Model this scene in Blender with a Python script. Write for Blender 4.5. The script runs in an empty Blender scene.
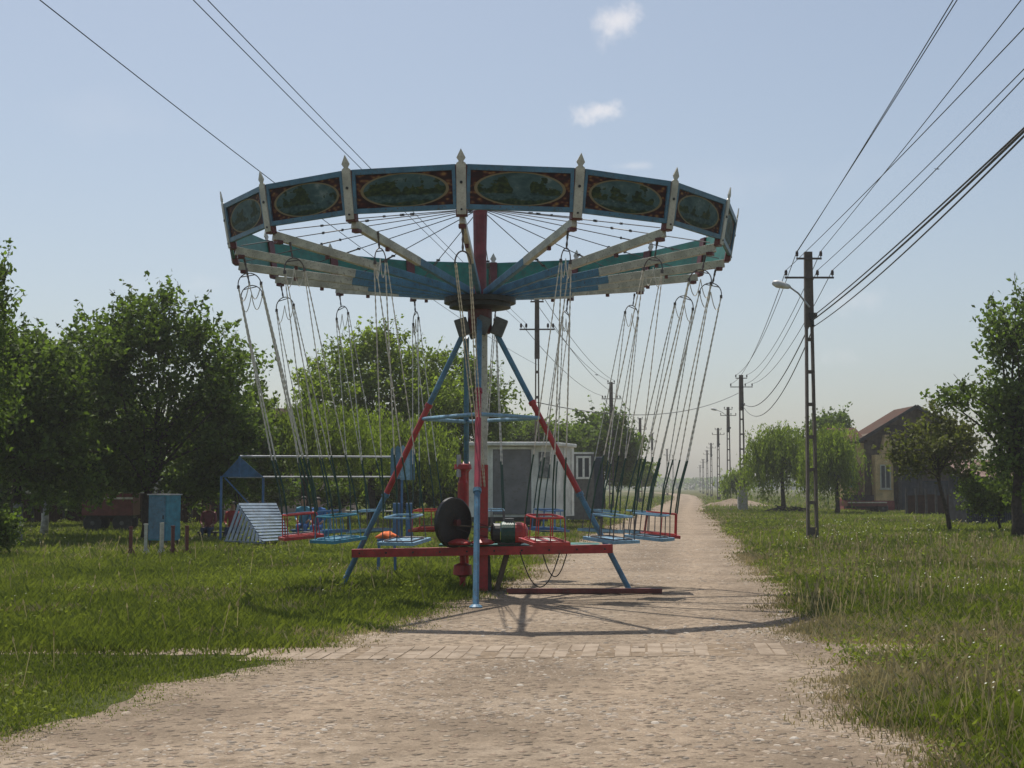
import bpy, math, random
import numpy as np
from mathutils import Vector, Matrix
random.seed(7)
RNG = np.random.default_rng(11)
R = math.radians
SC = bpy.context.scene
COL = SC.collection
F = 1400.0
PITCH = R(4.2)
EYE = 1.6

# ------------------------------------------------------------ picture point at a known distance -> place
def at(px, py, Y):
    yc = (384 - py) / F
    fw = math.cos(PITCH) - yc * math.sin(PITCH)
    up = math.sin(PITCH) + yc * math.cos(PITCH)
    return Vector(((px - 512) / F / fw * Y, Y, EYE + up / fw * Y))
def gx(px, Y):
    return (px - 512) / F * Y

# ------------------------------------------------------------ materials
MATS = {}
def new_mat(name):
    m = bpy.data.materials.new(name)
    m.use_nodes = True
    m.node_tree.nodes.clear()
    MATS[name] = m
    return m
def N(m, t, **kw):
    n = m.node_tree.nodes.new(t)
    for k, v in kw.items():
        if k in ('operation', 'blend_type', 'data_type', 'noise_dimensions', 'feature', 'attribute_name', 'attribute_type', 'wave_type', 'bands_direction', 'interpolation_type', 'distance', 'offset', 'offset_frequency', 'vector_type'):
            setattr(n, k, v)
        else:
            n.inputs[k].default_value = v
    return n
def L(m, a, b):
    m.node_tree.links.new(a, b)
def c4(c):
    return (c[0], c[1], c[2], 1.0)
def ramp(m, fac, stops):
    r = m.node_tree.nodes.new('ShaderNodeValToRGB')
    el = r.color_ramp.elements
    while len(el) < len(stops):
        el.new(0.5)
    for e, (p, c) in zip(el, stops):
        e.position = p
        e.color = c4(c) if len(c) == 3 else c
    L(m, fac, r.inputs[0])
    return r.outputs[0]
def mixc(m, fac, a, b, bt='MIX'):
    n = m.node_tree.nodes.new('ShaderNodeMix')
    n.data_type = 'RGBA'; n.blend_type = bt
    for sock, v in ((n.inputs[0], fac), (n.inputs[6], a), (n.inputs[7], b)):
        if isinstance(v, (int, float)): sock.default_value = v
        elif isinstance(v, tuple): sock.default_value = c4(v)
        else: L(m, v, sock)
    return n.outputs[2]
def finish(m, color, rough=0.6, bump=None, bstr=0.3, bdist=0.01, metal=0.0, spec=0.5):
    p = N(m, 'ShaderNodeBsdfPrincipled')
    if isinstance(color, tuple): p.inputs['Base Color'].default_value = c4(color)
    else: L(m, color, p.inputs['Base Color'])
    if isinstance(rough, float): p.inputs['Roughness'].default_value = rough
    else: L(m, rough, p.inputs['Roughness'])
    p.inputs['Metallic'].default_value = metal
    p.inputs['Specular IOR Level'].default_value = spec
    if bump is not None:
        b = N(m, 'ShaderNodeBump'); b.inputs['Strength'].default_value = bstr; b.inputs['Distance'].default_value = bdist
        L(m, bump, b.inputs['Height']); L(m, b.outputs[0], p.inputs['Normal'])
    o = N(m, 'ShaderNodeOutputMaterial'); L(m, p.outputs[0], o.inputs[0])
    return m
def noise(m, scale, detail=4.0, vec=None, rough=0.55):
    n = N(m, 'ShaderNodeTexNoise'); n.inputs['Scale'].default_value = scale
    n.inputs['Detail'].default_value = detail; n.inputs['Roughness'].default_value = rough
    if vec is None:
        t = N(m, 'ShaderNodeTexCoord'); vec = t.outputs['Object']
    L(m, vec, n.inputs['Vector'])
    return n.outputs[0]
def worn(name, col, dirt=(0.10, 0.075, 0.05), amount=0.5, rough=0.45, scale=6.0, metal=0.0):
    """painted metal or wood: paint with faded patches and chipped dirty spots"""
    m = new_mat(name)
    a = noise(m, scale, 6.0); b = noise(m, scale * 7, 5.0)
    fade = ramp(m, a, [(0.35, tuple(x * 0.75 for x in col)), (0.65, tuple(min(1, x * 1.15 + 0.01) for x in col))])
    chip = ramp(m, b, [(0.57, (0, 0, 0)), (0.65, (min(1, amount * 1.2),) * 3)])
    big = ramp(m, noise(m, scale * 0.6, 8.0, None, 0.75), [(0.56, (0, 0, 0)), (0.68, (min(1, amount * 0.9),) * 3)])
    c = mixc(m, chip, fade, dirt); c = mixc(m, big, c, dirt)
    return finish(m, c, rough, b, 0.15, 0.004, metal)

M_blue = worn('sky_blue_paint', (0.075, 0.20, 0.31), amount=0.6)
M_lblue = worn('pale_blue_paint', (0.20, 0.37, 0.50), amount=0.5)
M_dblue = worn('deep_blue_paint', (0.045, 0.15, 0.33), amount=0.4)
M_teal = worn('teal_paint', (0.035, 0.23, 0.33), amount=0.5)
M_red = worn('red_paint', (0.42, 0.028, 0.025), amount=0.5)
M_crim = worn('crimson_paint', (0.34, 0.022, 0.045), amount=0.4)
M_mast = worn('mast_red_paint', (0.24, 0.035, 0.045), amount=0.5)
M_navy = worn('navy_paint', (0.03, 0.055, 0.085), amount=0.4)
M_dred = worn('dark_red_paint', (0.13, 0.022, 0.02), amount=0.5)
M_white = worn('old_white_paint', (0.55, 0.52, 0.43), dirt=(0.2, 0.15, 0.1), amount=0.6)
M_cream = worn('cream_paint', (0.55, 0.53, 0.45), dirt=(0.25, 0.2, 0.14), amount=0.4)
M_green = worn('bottle_green_paint', (0.010, 0.17, 0.12), amount=0.5)
M_motor = worn('motor_green_paint', (0.015, 0.075, 0.05), amount=0.7)
M_hose = worn('green_rubber', (0.015, 0.06, 0.04), amount=0.2, rough=0.6)
M_dark = worn('greasy_black_metal', (0.018, 0.020, 0.018), dirt=(0.06, 0.035, 0.02), amount=0.6, rough=0.5)
M_grey = worn('grey_cast_metal', (0.10, 0.105, 0.10), amount=0.6)
M_rod = worn('dark_steel', (0.06, 0.06, 0.065), amount=0.3)
M_chain = worn('galvanised_chain', (0.68, 0.64, 0.55), dirt=(0.2, 0.13, 0.08), amount=0.6, scale=20.0)
M_ring = worn('rusty_ring_steel', (0.10, 0.08, 0.075), amount=0.5)
M_galv = worn('galvanised_pipe', (0.42, 0.43, 0.45), amount=0.4)
M_wood = worn('old_brown_wood', (0.13, 0.095, 0.06), amount=0.4, rough=0.8)
M_dwood = worn('dark_weathered_wood', (0.045, 0.042, 0.040), amount=0.3, rough=0.85)
M_conc = worn('pole_concrete', (0.11, 0.09, 0.075), dirt=(0.07, 0.05, 0.04), amount=0.6, rough=0.9, scale=3.0)
M_lconc = worn('pale_concrete', (0.36, 0.35, 0.33), dirt=(0.2, 0.18, 0.16), amount=0.5, rough=0.9)
M_iron = worn('crossarm_iron', (0.07, 0.055, 0.05), amount=0.5)
M_insul = worn('brown_porcelain', (0.05, 0.03, 0.025), amount=0.1, rough=0.2)
M_wire = worn('wire_metal', (0.055, 0.055, 0.06), amount=0.1, rough=0.6)
M_lamp = worn('lamp_housing', (0.55, 0.55, 0.53), amount=0.2)
M_orange = worn('orange_cloth', (0.75, 0.16, 0.03), amount=0.1, rough=0.8)
M_kiosk = worn('kiosk_white_panel', (0.72, 0.73, 0.68), dirt=(0.35, 0.32, 0.26), amount=0.3, rough=0.5, scale=1.5)
M_shut = worn('kiosk_grey_panel', (0.17, 0.17, 0.175), amount=0.3, rough=0.5, scale=1.5)
M_yellow = worn('yellow_plaster', (0.60, 0.43, 0.21), dirt=(0.3, 0.22, 0.12), amount=0.4, rough=0.9, scale=1.5)
M_pink = worn('pink_plaster', (0.48, 0.33, 0.26), dirt=(0.3, 0.22, 0.15), amount=0.4, rough=0.9, scale=1.5)
M_plinth = worn('red_plinth', (0.28, 0.055, 0.045), amount=0.4, rough=0.9)
M_glass = new_mat('window_glass'); finish(M_glass, (0.04, 0.05, 0.06), 0.08)
M_skin = worn('skin', (0.42, 0.24, 0.16), dirt=(0.3, 0.16, 0.1), amount=0.1, rough=0.6)
M_hair = worn('dark_hair', (0.02, 0.014, 0.01), amount=0.1, rough=0.7)
M_lime = worn('lime_cloth', (0.25, 0.42, 0.06), amount=0.05, rough=0.9)
M_shirt = worn('blue_cloth', (0.04, 0.14, 0.36), amount=0.05, rough=0.9)
M_rshirt = worn('red_cloth', (0.42, 0.05, 0.05), amount=0.05, rough=0.9)
M_jeans = worn('denim', (0.035, 0.06, 0.12), amount=0.05, rough=0.9)
M_tyre = worn('rubber_tyre', (0.02, 0.02, 0.02), amount=0.4, rough=0.8)
M_bird = worn('dark_feather', (0.03, 0.03, 0.03), amount=0.1, rough=0.8)

def tiles(name, c1, c2):
    m = new_mat(name)
    t = N(m, 'ShaderNodeTexCoord')
    b = N(m, 'ShaderNodeTexBrick'); L(m, t.outputs['UV'], b.inputs['Vector'])
    b.inputs['Scale'].default_value = 1.0
    b.inputs['Brick Width'].default_value = 0.22; b.inputs['Row Height'].default_value = 0.16
    b.inputs['Mortar Size'].default_value = 0.014
    b.inputs['Color1'].default_value = c4(c1); b.inputs['Color2'].default_value = c4(c2); b.inputs['Mortar'].default_value = (0.02, 0.014, 0.01, 1)
    a = noise(m, 1.2, 5.0)
    c = mixc(m, ramp(m, a, [(0.4, (0, 0, 0)), (0.7, (0.6,) * 3)]), b.outputs[0], (0.07, 0.065, 0.05))
    return finish(m, c, 0.85, b.outputs['Fac'], -0.6, 0.02, spec=0.08)
M_tile = tiles('clay_roof_tiles', (0.12, 0.055, 0.036), (0.08, 0.040, 0.028))
M_tile2 = tiles('old_brown_tiles', (0.10, 0.06, 0.045), (0.07, 0.045, 0.035))
def boards(name, c, w=7.0):
    m = new_mat(name)
    t = N(m, 'ShaderNodeTexCoord')
    wv = N(m, 'ShaderNodeTexWave', wave_type='BANDS', bands_direction='X'); wv.inputs['Scale'].default_value = w / 2; wv.inputs['Distortion'].default_value = 0.3
    L(m, t.outputs['Object'], wv.inputs['Vector'])
    a = noise(m, 3.0, 6.0)
    base = ramp(m, a, [(0.3, tuple(x * 0.6 for x in c)), (0.7, tuple(x * 1.3 for x in c))])
    col = mixc(m, ramp(m, wv.outputs[0], [(0.02, (1, 1, 1)), (0.10, (0, 0, 0))]), base, (0.01, 0.01, 0.01))
    return finish(m, col, 0.85, wv.outputs[0], 0.4, 0.02, spec=0.1)
M_boards = boards('weathered_gable_boards', (0.16, 0.125, 0.095))
M_gate = boards('grey_gate_boards', (0.06, 0.065, 0.075))
M_fboard = boards('brown_fence_boards', (0.06, 0.03, 0.022), 9.0)
M_tin = boards('rusty_tin_roof', (0.24, 0.165, 0.14), 14.0)

# painted landscape inside a gilt oval on a red and brown ground
def painting_mat():
    m = new_mat('painted_oval_landscape')
    uv = N(m, 'ShaderNodeUVMap'); oi = N(m, 'ShaderNodeObjectInfo')
    sep = N(m, 'ShaderNodeSeparateXYZ'); L(m, uv.outputs[0], sep.inputs[0])
    def mth(op, a, b=None):
        n = N(m, 'ShaderNodeMath', operation=op)
        for i, v in enumerate((a, b)):
            if v is None: continue
            if isinstance(v, (int, float)): n.inputs[i].default_value = v
            else: L(m, v, n.inputs[i])
        return n.outputs[0]
    x, y = sep.outputs[0], sep.outputs[1]          # metres from the middle of the panel
    ex = mth('DIVIDE', x, 0.57); ey = mth('DIVIDE', y, 0.205)
    r = mth('SQRT', mth('ADD', mth('MULTIPLY', ex, ex), mth('MULTIPLY', ey, ey)))
    off = mth('MULTIPLY', oi.outputs['Random'], 40.0)
    cmb = N(m, 'ShaderNodeCombineXYZ'); L(m, mth('MULTIPLY', x, 1.0), cmb.inputs[0]); L(m, mth('MULTIPLY', y, 1.8), cmb.inputs[1]); L(m, off, cmb.inputs[2])
    n1 = noise(m, 5.0, 6.0, cmb.outputs[0], 0.6); n2 = noise(m, 14.0, 5.0, cmb.outputs[0], 0.6)
    n0 = N(m, 'ShaderNodeTexNoise', noise_dimensions='1D'); n0.inputs['Scale'].default_value = 2.6; n0.inputs['Detail'].default_value = 3.0
    L(m, mth('ADD', x, mth('MULTIPLY', off, 3.1)), n0.inputs['W'])
    trees = ramp(m, n2, [(0.3, (0.010, 0.018, 0.010)), (0.5, (0.025, 0.045, 0.018)), (0.62, (0.055, 0.075, 0.022)), (0.75, (0.11, 0.07, 0.025))])
    skyc = ramp(m, n1, [(0.3, (0.03, 0.07, 0.07)), (0.55, (0.08, 0.14, 0.14)), (0.7, (0.22, 0.27, 0.25))])
    water = ramp(m, n2, [(0.35, (0.02, 0.05, 0.055)), (0.6, (0.07, 0.13, 0.13)), (0.7, (0.15, 0.20, 0.19))])
    hzn = mth('ADD', mth('MULTIPLY', mth('SUBTRACT', n0.outputs[0], 0.5), 0.9), mth('ADD', 0.03, mth('MULTIPLY', mth('SUBTRACT', n1, 0.5), 0.8)))   # ragged tree line
    def step(v, a, b):
        q = N(m, 'ShaderNodeMapRange'); q.interpolation_type = 'SMOOTHSTEP'; q.inputs['From Min'].default_value = a; q.inputs['From Max'].default_value = b; L(m, v, q.inputs[0]); return q.outputs[0]
    land = mixc(m, step(mth('SUBTRACT', y, hzn), -0.01, 0.02), trees, skyc)
    wl = mth('ADD', mth('MULTIPLY', mth('SUBTRACT', n1, 0.5), 0.12), y)
    land = mixc(m, mth('MULTIPLY', step(mth('MULTIPLY', wl, -1.0), 0.05, 0.075), 0.85), land, water)
    land = mixc(m, mth('MULTIPLY', step(mth('MULTIPLY', wl, -1.0), 0.13, 0.15), 0.9), land, trees)
    # scroll work round the oval
    v = N(m, 'ShaderNodeTexVoronoi', feature='SMOOTH_F1'); v.inputs['Scale'].default_value = 13.0; L(m, cmb.outputs[0], v.inputs['Vector'])
    orn = ramp(m, v.outputs['Distance'], [(0.10, (0.30, 0.16, 0.05)), (0.26, (0.14, 0.06, 0.03)), (0.40, (0.06, 0.016, 0.014)), (0.55, (0.03, 0.012, 0.012))])
    inside = mth('LESS_THAN', r, 1.0); ring = mth('LESS_THAN', mth('ABSOLUTE', mth('SUBTRACT', r, 1.02)), 0.035)
    c = mixc(m, inside, orn, land); c = mixc(m, ring, c, (0.24, 0.19, 0.10))
    finish(m, c, 0.6, n2, 0.1, 0.003, spec=0.2)
    return m
M_paint = painting_mat()

# poster on the kiosk corner: blurred dark figure shapes
def poster_mat():
    m = new_mat('faded_poster')
    a = noise(m, 2.6, 5.0); b = noise(m, 7.0, 4.0)
    c = ramp(m, a, [(0.35, (0.05, 0.055, 0.06)), (0.5, (0.14, 0.14, 0.14)), (0.6, (0.3, 0.3, 0.28)), (0.75, (0.12, 0.10, 0.09))])
    return finish(m, c, 0.5)
M_poster = poster_mat()

def leaf_mat(name, dark, light, trans=0.38, ttint=(1.15, 1.3, 0.5)):
    m = new_mat(name)
    at_ = N(m, 'ShaderNodeAttribute', attribute_name='tone')
    c = ramp(m, at_.outputs['Fac'], [(0.0, dark), (0.6, light), (1.0, tuple(min(1, x * 1.45) for x in light))])
    p = N(m, 'ShaderNodeBsdfPrincipled'); L(m, c, p.inputs['Base Color']); p.inputs['Roughness'].default_value = 0.6; p.inputs['Specular IOR Level'].default_value = 0.15
    t = N(m, 'ShaderNodeBsdfTranslucent'); tc = mixc(m, 1.0, c, ttint, 'MULTIPLY'); L(m, tc, t.inputs[0])
    mx = N(m, 'ShaderNodeMixShader'); mx.inputs[0].default_value = trans
    L(m, p.outputs[0], mx.inputs[1]); L(m, t.outputs[0], mx.inputs[2])
    o = N(m, 'ShaderNodeOutputMaterial'); L(m, mx.outputs[0], o.inputs[0])
    return m
ML_dark = leaf_mat('dark_leaves', (0.036, 0.060, 0.013), (0.125, 0.175, 0.042), 0.46)
ML_mid = leaf_mat('mid_leaves', (0.050, 0.078, 0.018), (0.135, 0.18, 0.042), 0.46)
ML_light = leaf_mat('willow_leaves', (0.085, 0.120, 0.022), (0.20, 0.25, 0.05), 0.5)
ML_plum = leaf_mat('bronze_green_leaves', (0.06, 0.062, 0.024), (0.13, 0.14, 0.045), 0.42)
M_grass = leaf_mat('grass_blades', (0.066, 0.094, 0.021), (0.172, 0.205, 0.048), 0.44, (1.1, 1.15, 0.5))
M_dry = leaf_mat('dry_grass_blades', (0.19, 0.16, 0.08), (0.38, 0.32, 0.18), 0.25, (1, 1, 0.8))
M_flower = new_mat('white_petals'); finish(M_flower, (0.42, 0.42, 0.34), 0.8)
def bark(name, c):
    m = new_mat(name)
    a = noise(m, 9.0, 7.0)
    return finish(m, ramp(m, a, [(0.35, tuple(x * 0.5 for x in c)), (0.65, tuple(x * 1.4 for x in c))]), 0.95, a, 0.8, 0.03)
M_bark = bark('tree_bark', (0.055, 0.042, 0.032))
M_lime_bark = bark('whitewashed_bark', (0.42, 0.41, 0.38))

# ------------------------------------------------------------ mesh building
class MB:
    def __init__(s):
        s.v = []; s.f = []; s.m = []; s.uv = {}
    def quad_mat(s, k0, mi):
        for _ in range(len(s.f) - k0): s.m.append(mi)
    def prism(s, pts0, pts1, mi=0, cap=True):
        n = len(pts0); b = len(s.v); k0 = len(s.f)
        s.v += [tuple(p) for p in pts0] + [tuple(p) for p in pts1]
        for i in range(n):
            j = (i + 1) % n
            s.f.append((b + i, b + j, b + n + j, b + n + i))
        if cap:
            s.f.append(tuple(b + i for i in reversed(range(n)))); s.f.append(tuple(b + n + i for i in range(n)))
        s.quad_mat(k0, mi); return s
    def box(s, c, size, rz=0.0, mi=0, rot=None):
        M = rot if rot is not None else Matrix.Rotation(rz, 3, 'Z')
        c = Vector(c); h = Vector(size) / 2
        def P(x, y, z): return c + M @ Vector((x * h.x, y * h.y, z * h.z))
        return s.prism([P(-1, -1, -1), P(1, -1, -1), P(1, 1, -1), P(-1, 1, -1)], [P(-1, -1, 1), P(1, -1, 1), P(1, 1, 1), P(-1, 1, 1)], mi)
    def frame(s, d, up=(0, 0, 1)):
        d = d.normalized(); u = Vector(up)
        if abs(d.dot(u)) > 0.97: u = Vector((0, 1, 0))
        a = d.cross(u).normalized(); b = a.cross(d).normalized()
        return a, b
    def beam(s, p0, p1, w, h, mi=0, up=(0, 0, 1), w1=None, h1=None):
        p0 = Vector(p0); p1 = Vector(p1); a, b = s.frame(p1 - p0, up)
        w1 = w if w1 is None else w1; h1 = h if h1 is None else h1
        A = [p0 + a * x * w / 2 + b * y * h / 2 for x, y in ((-1, -1), (1, -1), (1, 1), (-1, 1))]
        B = [p1 + a * x * w1 / 2 + b * y * h1 / 2 for x, y in ((-1, -1), (1, -1), (1, 1), (-1, 1))]
        return s.prism(A, B, mi)
    def tube(s, pts, r, n=6, mi=0, rs=None, closed=False):
        pts = [Vector(p) for p in pts]; k0 = len(s.f); b0 = len(s.v); prev = None
        for i, p in enumerate(pts):
            if closed: d = pts[(i + 1) % len(pts)] - pts[i - 1]
            else: d = (pts[min(i + 1, len(pts) - 1)] - pts[max(i - 1, 0)])
            d.normalize()
            if prev is None: a, b = s.frame(d)
            else:
                a = (prev - d * prev.dot(d)).normalized(); b = a.cross(d)
            prev = a; rr = rs[i] if rs is not None else r
            for k in range(n):
                t = 2 * math.pi * k / n
                s.v.append(tuple(p + a * math.cos(t) * rr + b * math.sin(t) * rr))
        m = len(pts)
        for i in range(m if closed else m - 1):
            i2 = (i + 1) % m
            for k in range(n):
                k2 = (k + 1) % n
                s.f.append((b0 + i * n + k, b0 + i * n + k2, b0 + i2 * n + k2, b0 + i2 * n + k))
        if not closed:
            s.f.append(tuple(b0 + k for k in reversed(range(n)))); s.f.append(tuple(b0 + (m - 1) * n + k for k in range(n)))
        s.quad_mat(k0, mi); return s
    def chain(s, p0, p1, r=0.009, step=0.045, mi=0, sag=0.0):
        p0 = Vector(p0); p1 = Vector(p1); n = max(4, int((p1 - p0).length / step))
        pts = []; rs = []
        for i in range(n + 1):
            t = i / n; q = p0.lerp(p1, t); q.z -= 4 * sag * t * (1 - t)
            pts.append(q); rs.append(r * (1.35 if i % 2 else 0.75))
        return s.tube(pts, r, 4, mi, rs)
    def lathe(s, prof, c=(0, 0, 0), n=20, mi=0, axis=None):
        c = Vector(c); k0 = len(s.f); b0 = len(s.v)
        M = Matrix.Identity(3) if axis is None else Vector((0, 0, 1)).rotation_difference(Vector(axis)).to_matrix()
        for r, z in prof:
            for k in range(n):
                t = 2 * math.pi * k / n
                s.v.append(tuple(c + M @ Vector((r * math.cos(t), r * math.sin(t), z))))
        for i in range(len(prof) - 1):
            for k in range(n):
                k2 = (k + 1) % n
                s.f.append((b0 + i * n + k, b0 + i * n + k2, b0 + (i + 1) * n + k2, b0 + (i + 1) * n + k))
        s.f.append(tuple(b0 + k for k in reversed(range(n)))); s.f.append(tuple(b0 + (len(prof) - 1) * n + k for k in range(n)))
        s.quad_mat(k0, mi); return s
    def face(s, pts, mi=0, uv=None):
        b = len(s.v); s.v += [tuple(p) for p in pts]
        if uv: s.uv[len(s.f)] = uv
        s.f.append(tuple(range(b, b + len(pts)))); s.m.append(mi); return s
    def build(s, name, mats, parent=None, world=False, smooth=False, bevel=0.0):
        me = bpy.data.meshes.new(name)
        off = Vector((0, 0, 0))
        if world and parent is not None:
            p = parent
            while p is not None: off += p.location; p = p.parent
        me.from_pydata([(x - off.x, y - off.y, z - off.z) for x, y, z in s.v], [], s.f)
        if not isinstance(mats, (list, tuple)): mats = [mats]
        for m in mats: me.materials.append(m)
        me.polygons.foreach_set('material_index', s.m)
        if smooth: me.polygons.foreach_set('use_smooth', [True] * len(s.f))
        if s.uv:
            ul = me.uv_layers.new(name='UVMap')
            for fi, uv in s.uv.items():
                for li, c in zip(me.polygons[fi].loop_indices, uv): ul.data[li].uv = c
        me.update()
        o = bpy.data.objects.new(name, me); COL.objects.link(o); o.parent = parent
        if bevel > 0:
            b = o.modifiers.new('b', 'BEVEL'); b.width = bevel; b.segments = 2; b.limit_method = 'ANGLE'
        return o
def tag(o, label=None, cat=None, group=None, kind=None):
    if label: o['label'] = label
    if cat: o['category'] = cat
    if group: o['group'] = group
    if kind: o['kind'] = kind
    return o
def empty(name, loc, rz=0, **kw):
    o = bpy.data.objects.new(name, None); COL.objects.link(o)
    o.location = loc; o.rotation_euler.z = rz; o.empty_display_size = 0.3
    return tag(o, **kw)
def copy_tree(o, parent=None):
    kids = list(o.children)
    c = o.copy(); COL.objects.link(c); c.parent = parent
    for k in kids: copy_tree(k, c)
    return c
def fast_mesh(name, verts, nper, mat, tone=None, parent=None, mat_index=None):
    """verts (n*nper,3): n separate faces of nper corners each"""
    nv = len(verts); nf = nv // nper
    me = bpy.data.meshes.new(name)
    me.vertices.add(nv); me.loops.add(nv); me.polygons.add(nf)
    me.vertices.foreach_set('co', np.ascontiguousarray(verts, dtype=np.float32).ravel())
    me.loops.foreach_set('vertex_index', np.arange(nv, dtype=np.int32))
    me.polygons.foreach_set('loop_start', np.arange(0, nv, nper, dtype=np.int32))
    me.polygons.foreach_set('loop_total', np.full(nf, nper, dtype=np.int32))
    for m in (mat if isinstance(mat, (list, tuple)) else [mat]): me.materials.append(m)
    if mat_index is not None: me.polygons.foreach_set('material_index', mat_index.astype(np.int32))
    if tone is not None:
        a = me.attributes.new('tone', 'FLOAT', 'POINT'); a.data.foreach_set('value', np.repeat(tone, nper).astype(np.float32))
    me.update(); me.validate()
    o = bpy.data.objects.new(name, me); COL.objects.link(o); o.parent = parent
    return o

_grid = RNG.random((256, 256))
def vnoise(x, y, s):
    x = np.asarray(x, float) / s + 1000.3; y = np.asarray(y, float) / s + 1000.7
    xi = np.floor(x).astype(int); yi = np.floor(y).astype(int); fx = x - xi; fy = y - yi
    fx = fx * fx * (3 - 2 * fx); fy = fy * fy * (3 - 2 * fy)
    g = lambda a, b: _grid[a % 256, b % 256]
    return (g(xi, yi) * (1 - fx) + g(xi + 1, yi) * fx) * (1 - fy) + (g(xi, yi + 1) * (1 - fx) + g(xi + 1, yi + 1) * fx) * fy

# ------------------------------------------------------------ road outline
LE = np.array([(-6, -5.5), (3, -4.3), (8.5, -3.2), (11, -2.5), (13.7, -1.75), (16, -1.15), (19, -0.62), (21.5, -0.1), (26, 0.45), (38, 1.75), (80, 7.25), (97, 9.6), (175, 20.3), (240, 28), (300, 34), (380, 38), (480, 36)])
RE = np.array([(-6, 0.6), (3, 1.55), (8, 2.08), (11, 2.42), (14.6, 2.85), (19, 3.5), (24, 4.15), (40, 6.2), (97, 12.9), (175, 23.3), (240, 31.2), (300, 37.2), (380, 41), (480, 39)])
def edgeL(Y): return np.interp(Y, LE[:, 0], LE[:, 1]) + (vnoise(np.asarray(Y, float), 3.1, 0.9) - 0.5) * 0.45 + (vnoise(np.asarray(Y, float), 9.1, 0.25) - 0.5) * 0.16
def edgeR(Y): return np.interp(Y, RE[:, 0], RE[:, 1]) + (vnoise(np.asarray(Y, float), 55.1, 0.9) - 0.5) * 0.5 + (vnoise(np.asarray(Y, float), 70.1, 0.25) - 0.5) * 0.16

# ------------------------------------------------------------ ground, road, path
def ground_mat():
    m = new_mat('meadow_soil')
    a = noise(m, 0.5, 8.0); b = noise(m, 14.0, 8.0); f = noise(m, 0.02, 5.0)
    near = ramp(m, a, [(0.35, (0.060, 0.070, 0.026)), (0.5, (0.10, 0.095, 0.045)), (0.65, (0.17, 0.14, 0.085))])
    fine = ramp(m, b, [(0.3, (0.5, 0.5, 0.5)), (0.7, (1.35, 1.35, 1.35))])
    c = mixc(m, 1.0, near, fine, 'MULTIPLY')
    far = ramp(m, f, [(0.4, (0.05, 0.08, 0.025)), (0.6, (0.09, 0.10, 0.04))])
    c = mixc(m, 0.35, c, far)
    return finish(m, c, 1.0, b, 0.8, 0.05, spec=0.0)
xs = [-1600, -400, -120, -60, -30] + list(range(-24, 60, 4)) + [80, 130, 400, 1600]
ys = [-60, -10, 0] + list(range(4, 60, 4)) + [70, 90, 120, 180, 300, 600, 1200, 2500]
g = MB()
g.v = [(x, y, 0.0) for y in ys for x in xs]
for j in range(len(ys) - 1):
    for i in range(len(xs) - 1):
        k = j * len(xs) + i; g.f.append((k, k + 1, k + 1 + len(xs), k + len(xs))); g.m.append(0)
tag(g.build('ground', ground_mat()), kind='structure')

def road_mat():
    m = new_mat('stony_dirt_road')
    t = N(m, 'ShaderNodeTexCoord'); vec = t.outputs['Object']
    a = noise(m, 0.45, 7.0, vec); b = noise(m, 5.0, 8.0, vec, 0.7); fine = noise(m, 45.0, 5.0, vec, 0.7)
    v = N(m, 'ShaderNodeTexVoronoi'); v.inputs['Scale'].default_value = 12.0; L(m, vec, v.inputs['Vector'])
    v2 = N(m, 'ShaderNodeTexVoronoi'); v2.inputs['Scale'].default_value = 42.0; L(m, vec, v2.inputs['Vector'])
    base = ramp(m, a, [(0.34, (0.20, 0.158, 0.116)), (0.5, (0.285, 0.226, 0.165)), (0.64, (0.35, 0.285, 0.215))])
    uvn = N(m, 'ShaderNodeUVMap'); su = N(m, 'ShaderNodeSeparateXYZ'); L(m, uvn.outputs[0], su.inputs[0])
    wob = N(m, 'ShaderNodeMath', operation='MULTIPLY_ADD'); L(m, noise(m, 0.25, 2.0, vec), wob.inputs[0]); wob.inputs[1].default_value = 0.16; L(m, su.outputs[0], wob.inputs[2])
    rut = ramp(m, wob.outputs[0], [(0.22, (0, 0, 0)), (0.36, (0.7,) * 3), (0.48, (0, 0, 0)), (0.66, (0, 0, 0)), (0.78, (0.7,) * 3), (0.92, (0, 0, 0))])
    base = mixc(m, rut, base, (0.38, 0.30, 0.22))
    c = mixc(m, ramp(m, b, [(0.42, (0, 0, 0)), (0.66, (0.75,) * 3)]), base, (0.16, 0.125, 0.09))
    hs = N(m, 'ShaderNodeSeparateColor'); L(m, v.outputs['Color'], hs.inputs[0])
    stone = ramp(m, hs.outputs[0], [(0.0, (0.14, 0.115, 0.09)), (0.4, (0.27, 0.22, 0.17)), (0.75, (0.31, 0.22, 0.165)), (1.0, (0.42, 0.37, 0.30))])
    sm = ramp(m, v.outputs['Distance'], [(0.22, (0.8,) * 3), (0.36, (0, 0, 0))])
    c = mixc(m, sm, c, stone)
    c = mixc(m, 1.0, c, ramp(m, fine, [(0.3, (0.75,) * 3), (0.7, (1.2,) * 3)]), 'MULTIPLY')
    h1 = N(m, 'ShaderNodeMath', operation='ADD'); L(m, b, h1.inputs[0])
    inv = ramp(m, v.outputs['Distance'], [(0.1, (1, 1, 1)), (0.4, (0, 0, 0))]); L(m, inv, h1.inputs[1])
    return finish(m, c, 0.95, h1.outputs[0], 1.0, 0.035, spec=0.05)
M_road = road_mat()
g = MB()
Ys = np.concatenate([np.arange(-6, 45, 0.12), np.arange(45, 110, 0.6), np.arange(110, 480, 4.0)])
l = edgeL(Ys) - 0.35; r = edgeR(Ys) + 0.35
for i, Y in enumerate(Ys):
    for t in (0, .25, .5, .75, 1): g.v.append((l[i] + (r[i] - l[i]) * t, Y, 0.004))
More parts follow.
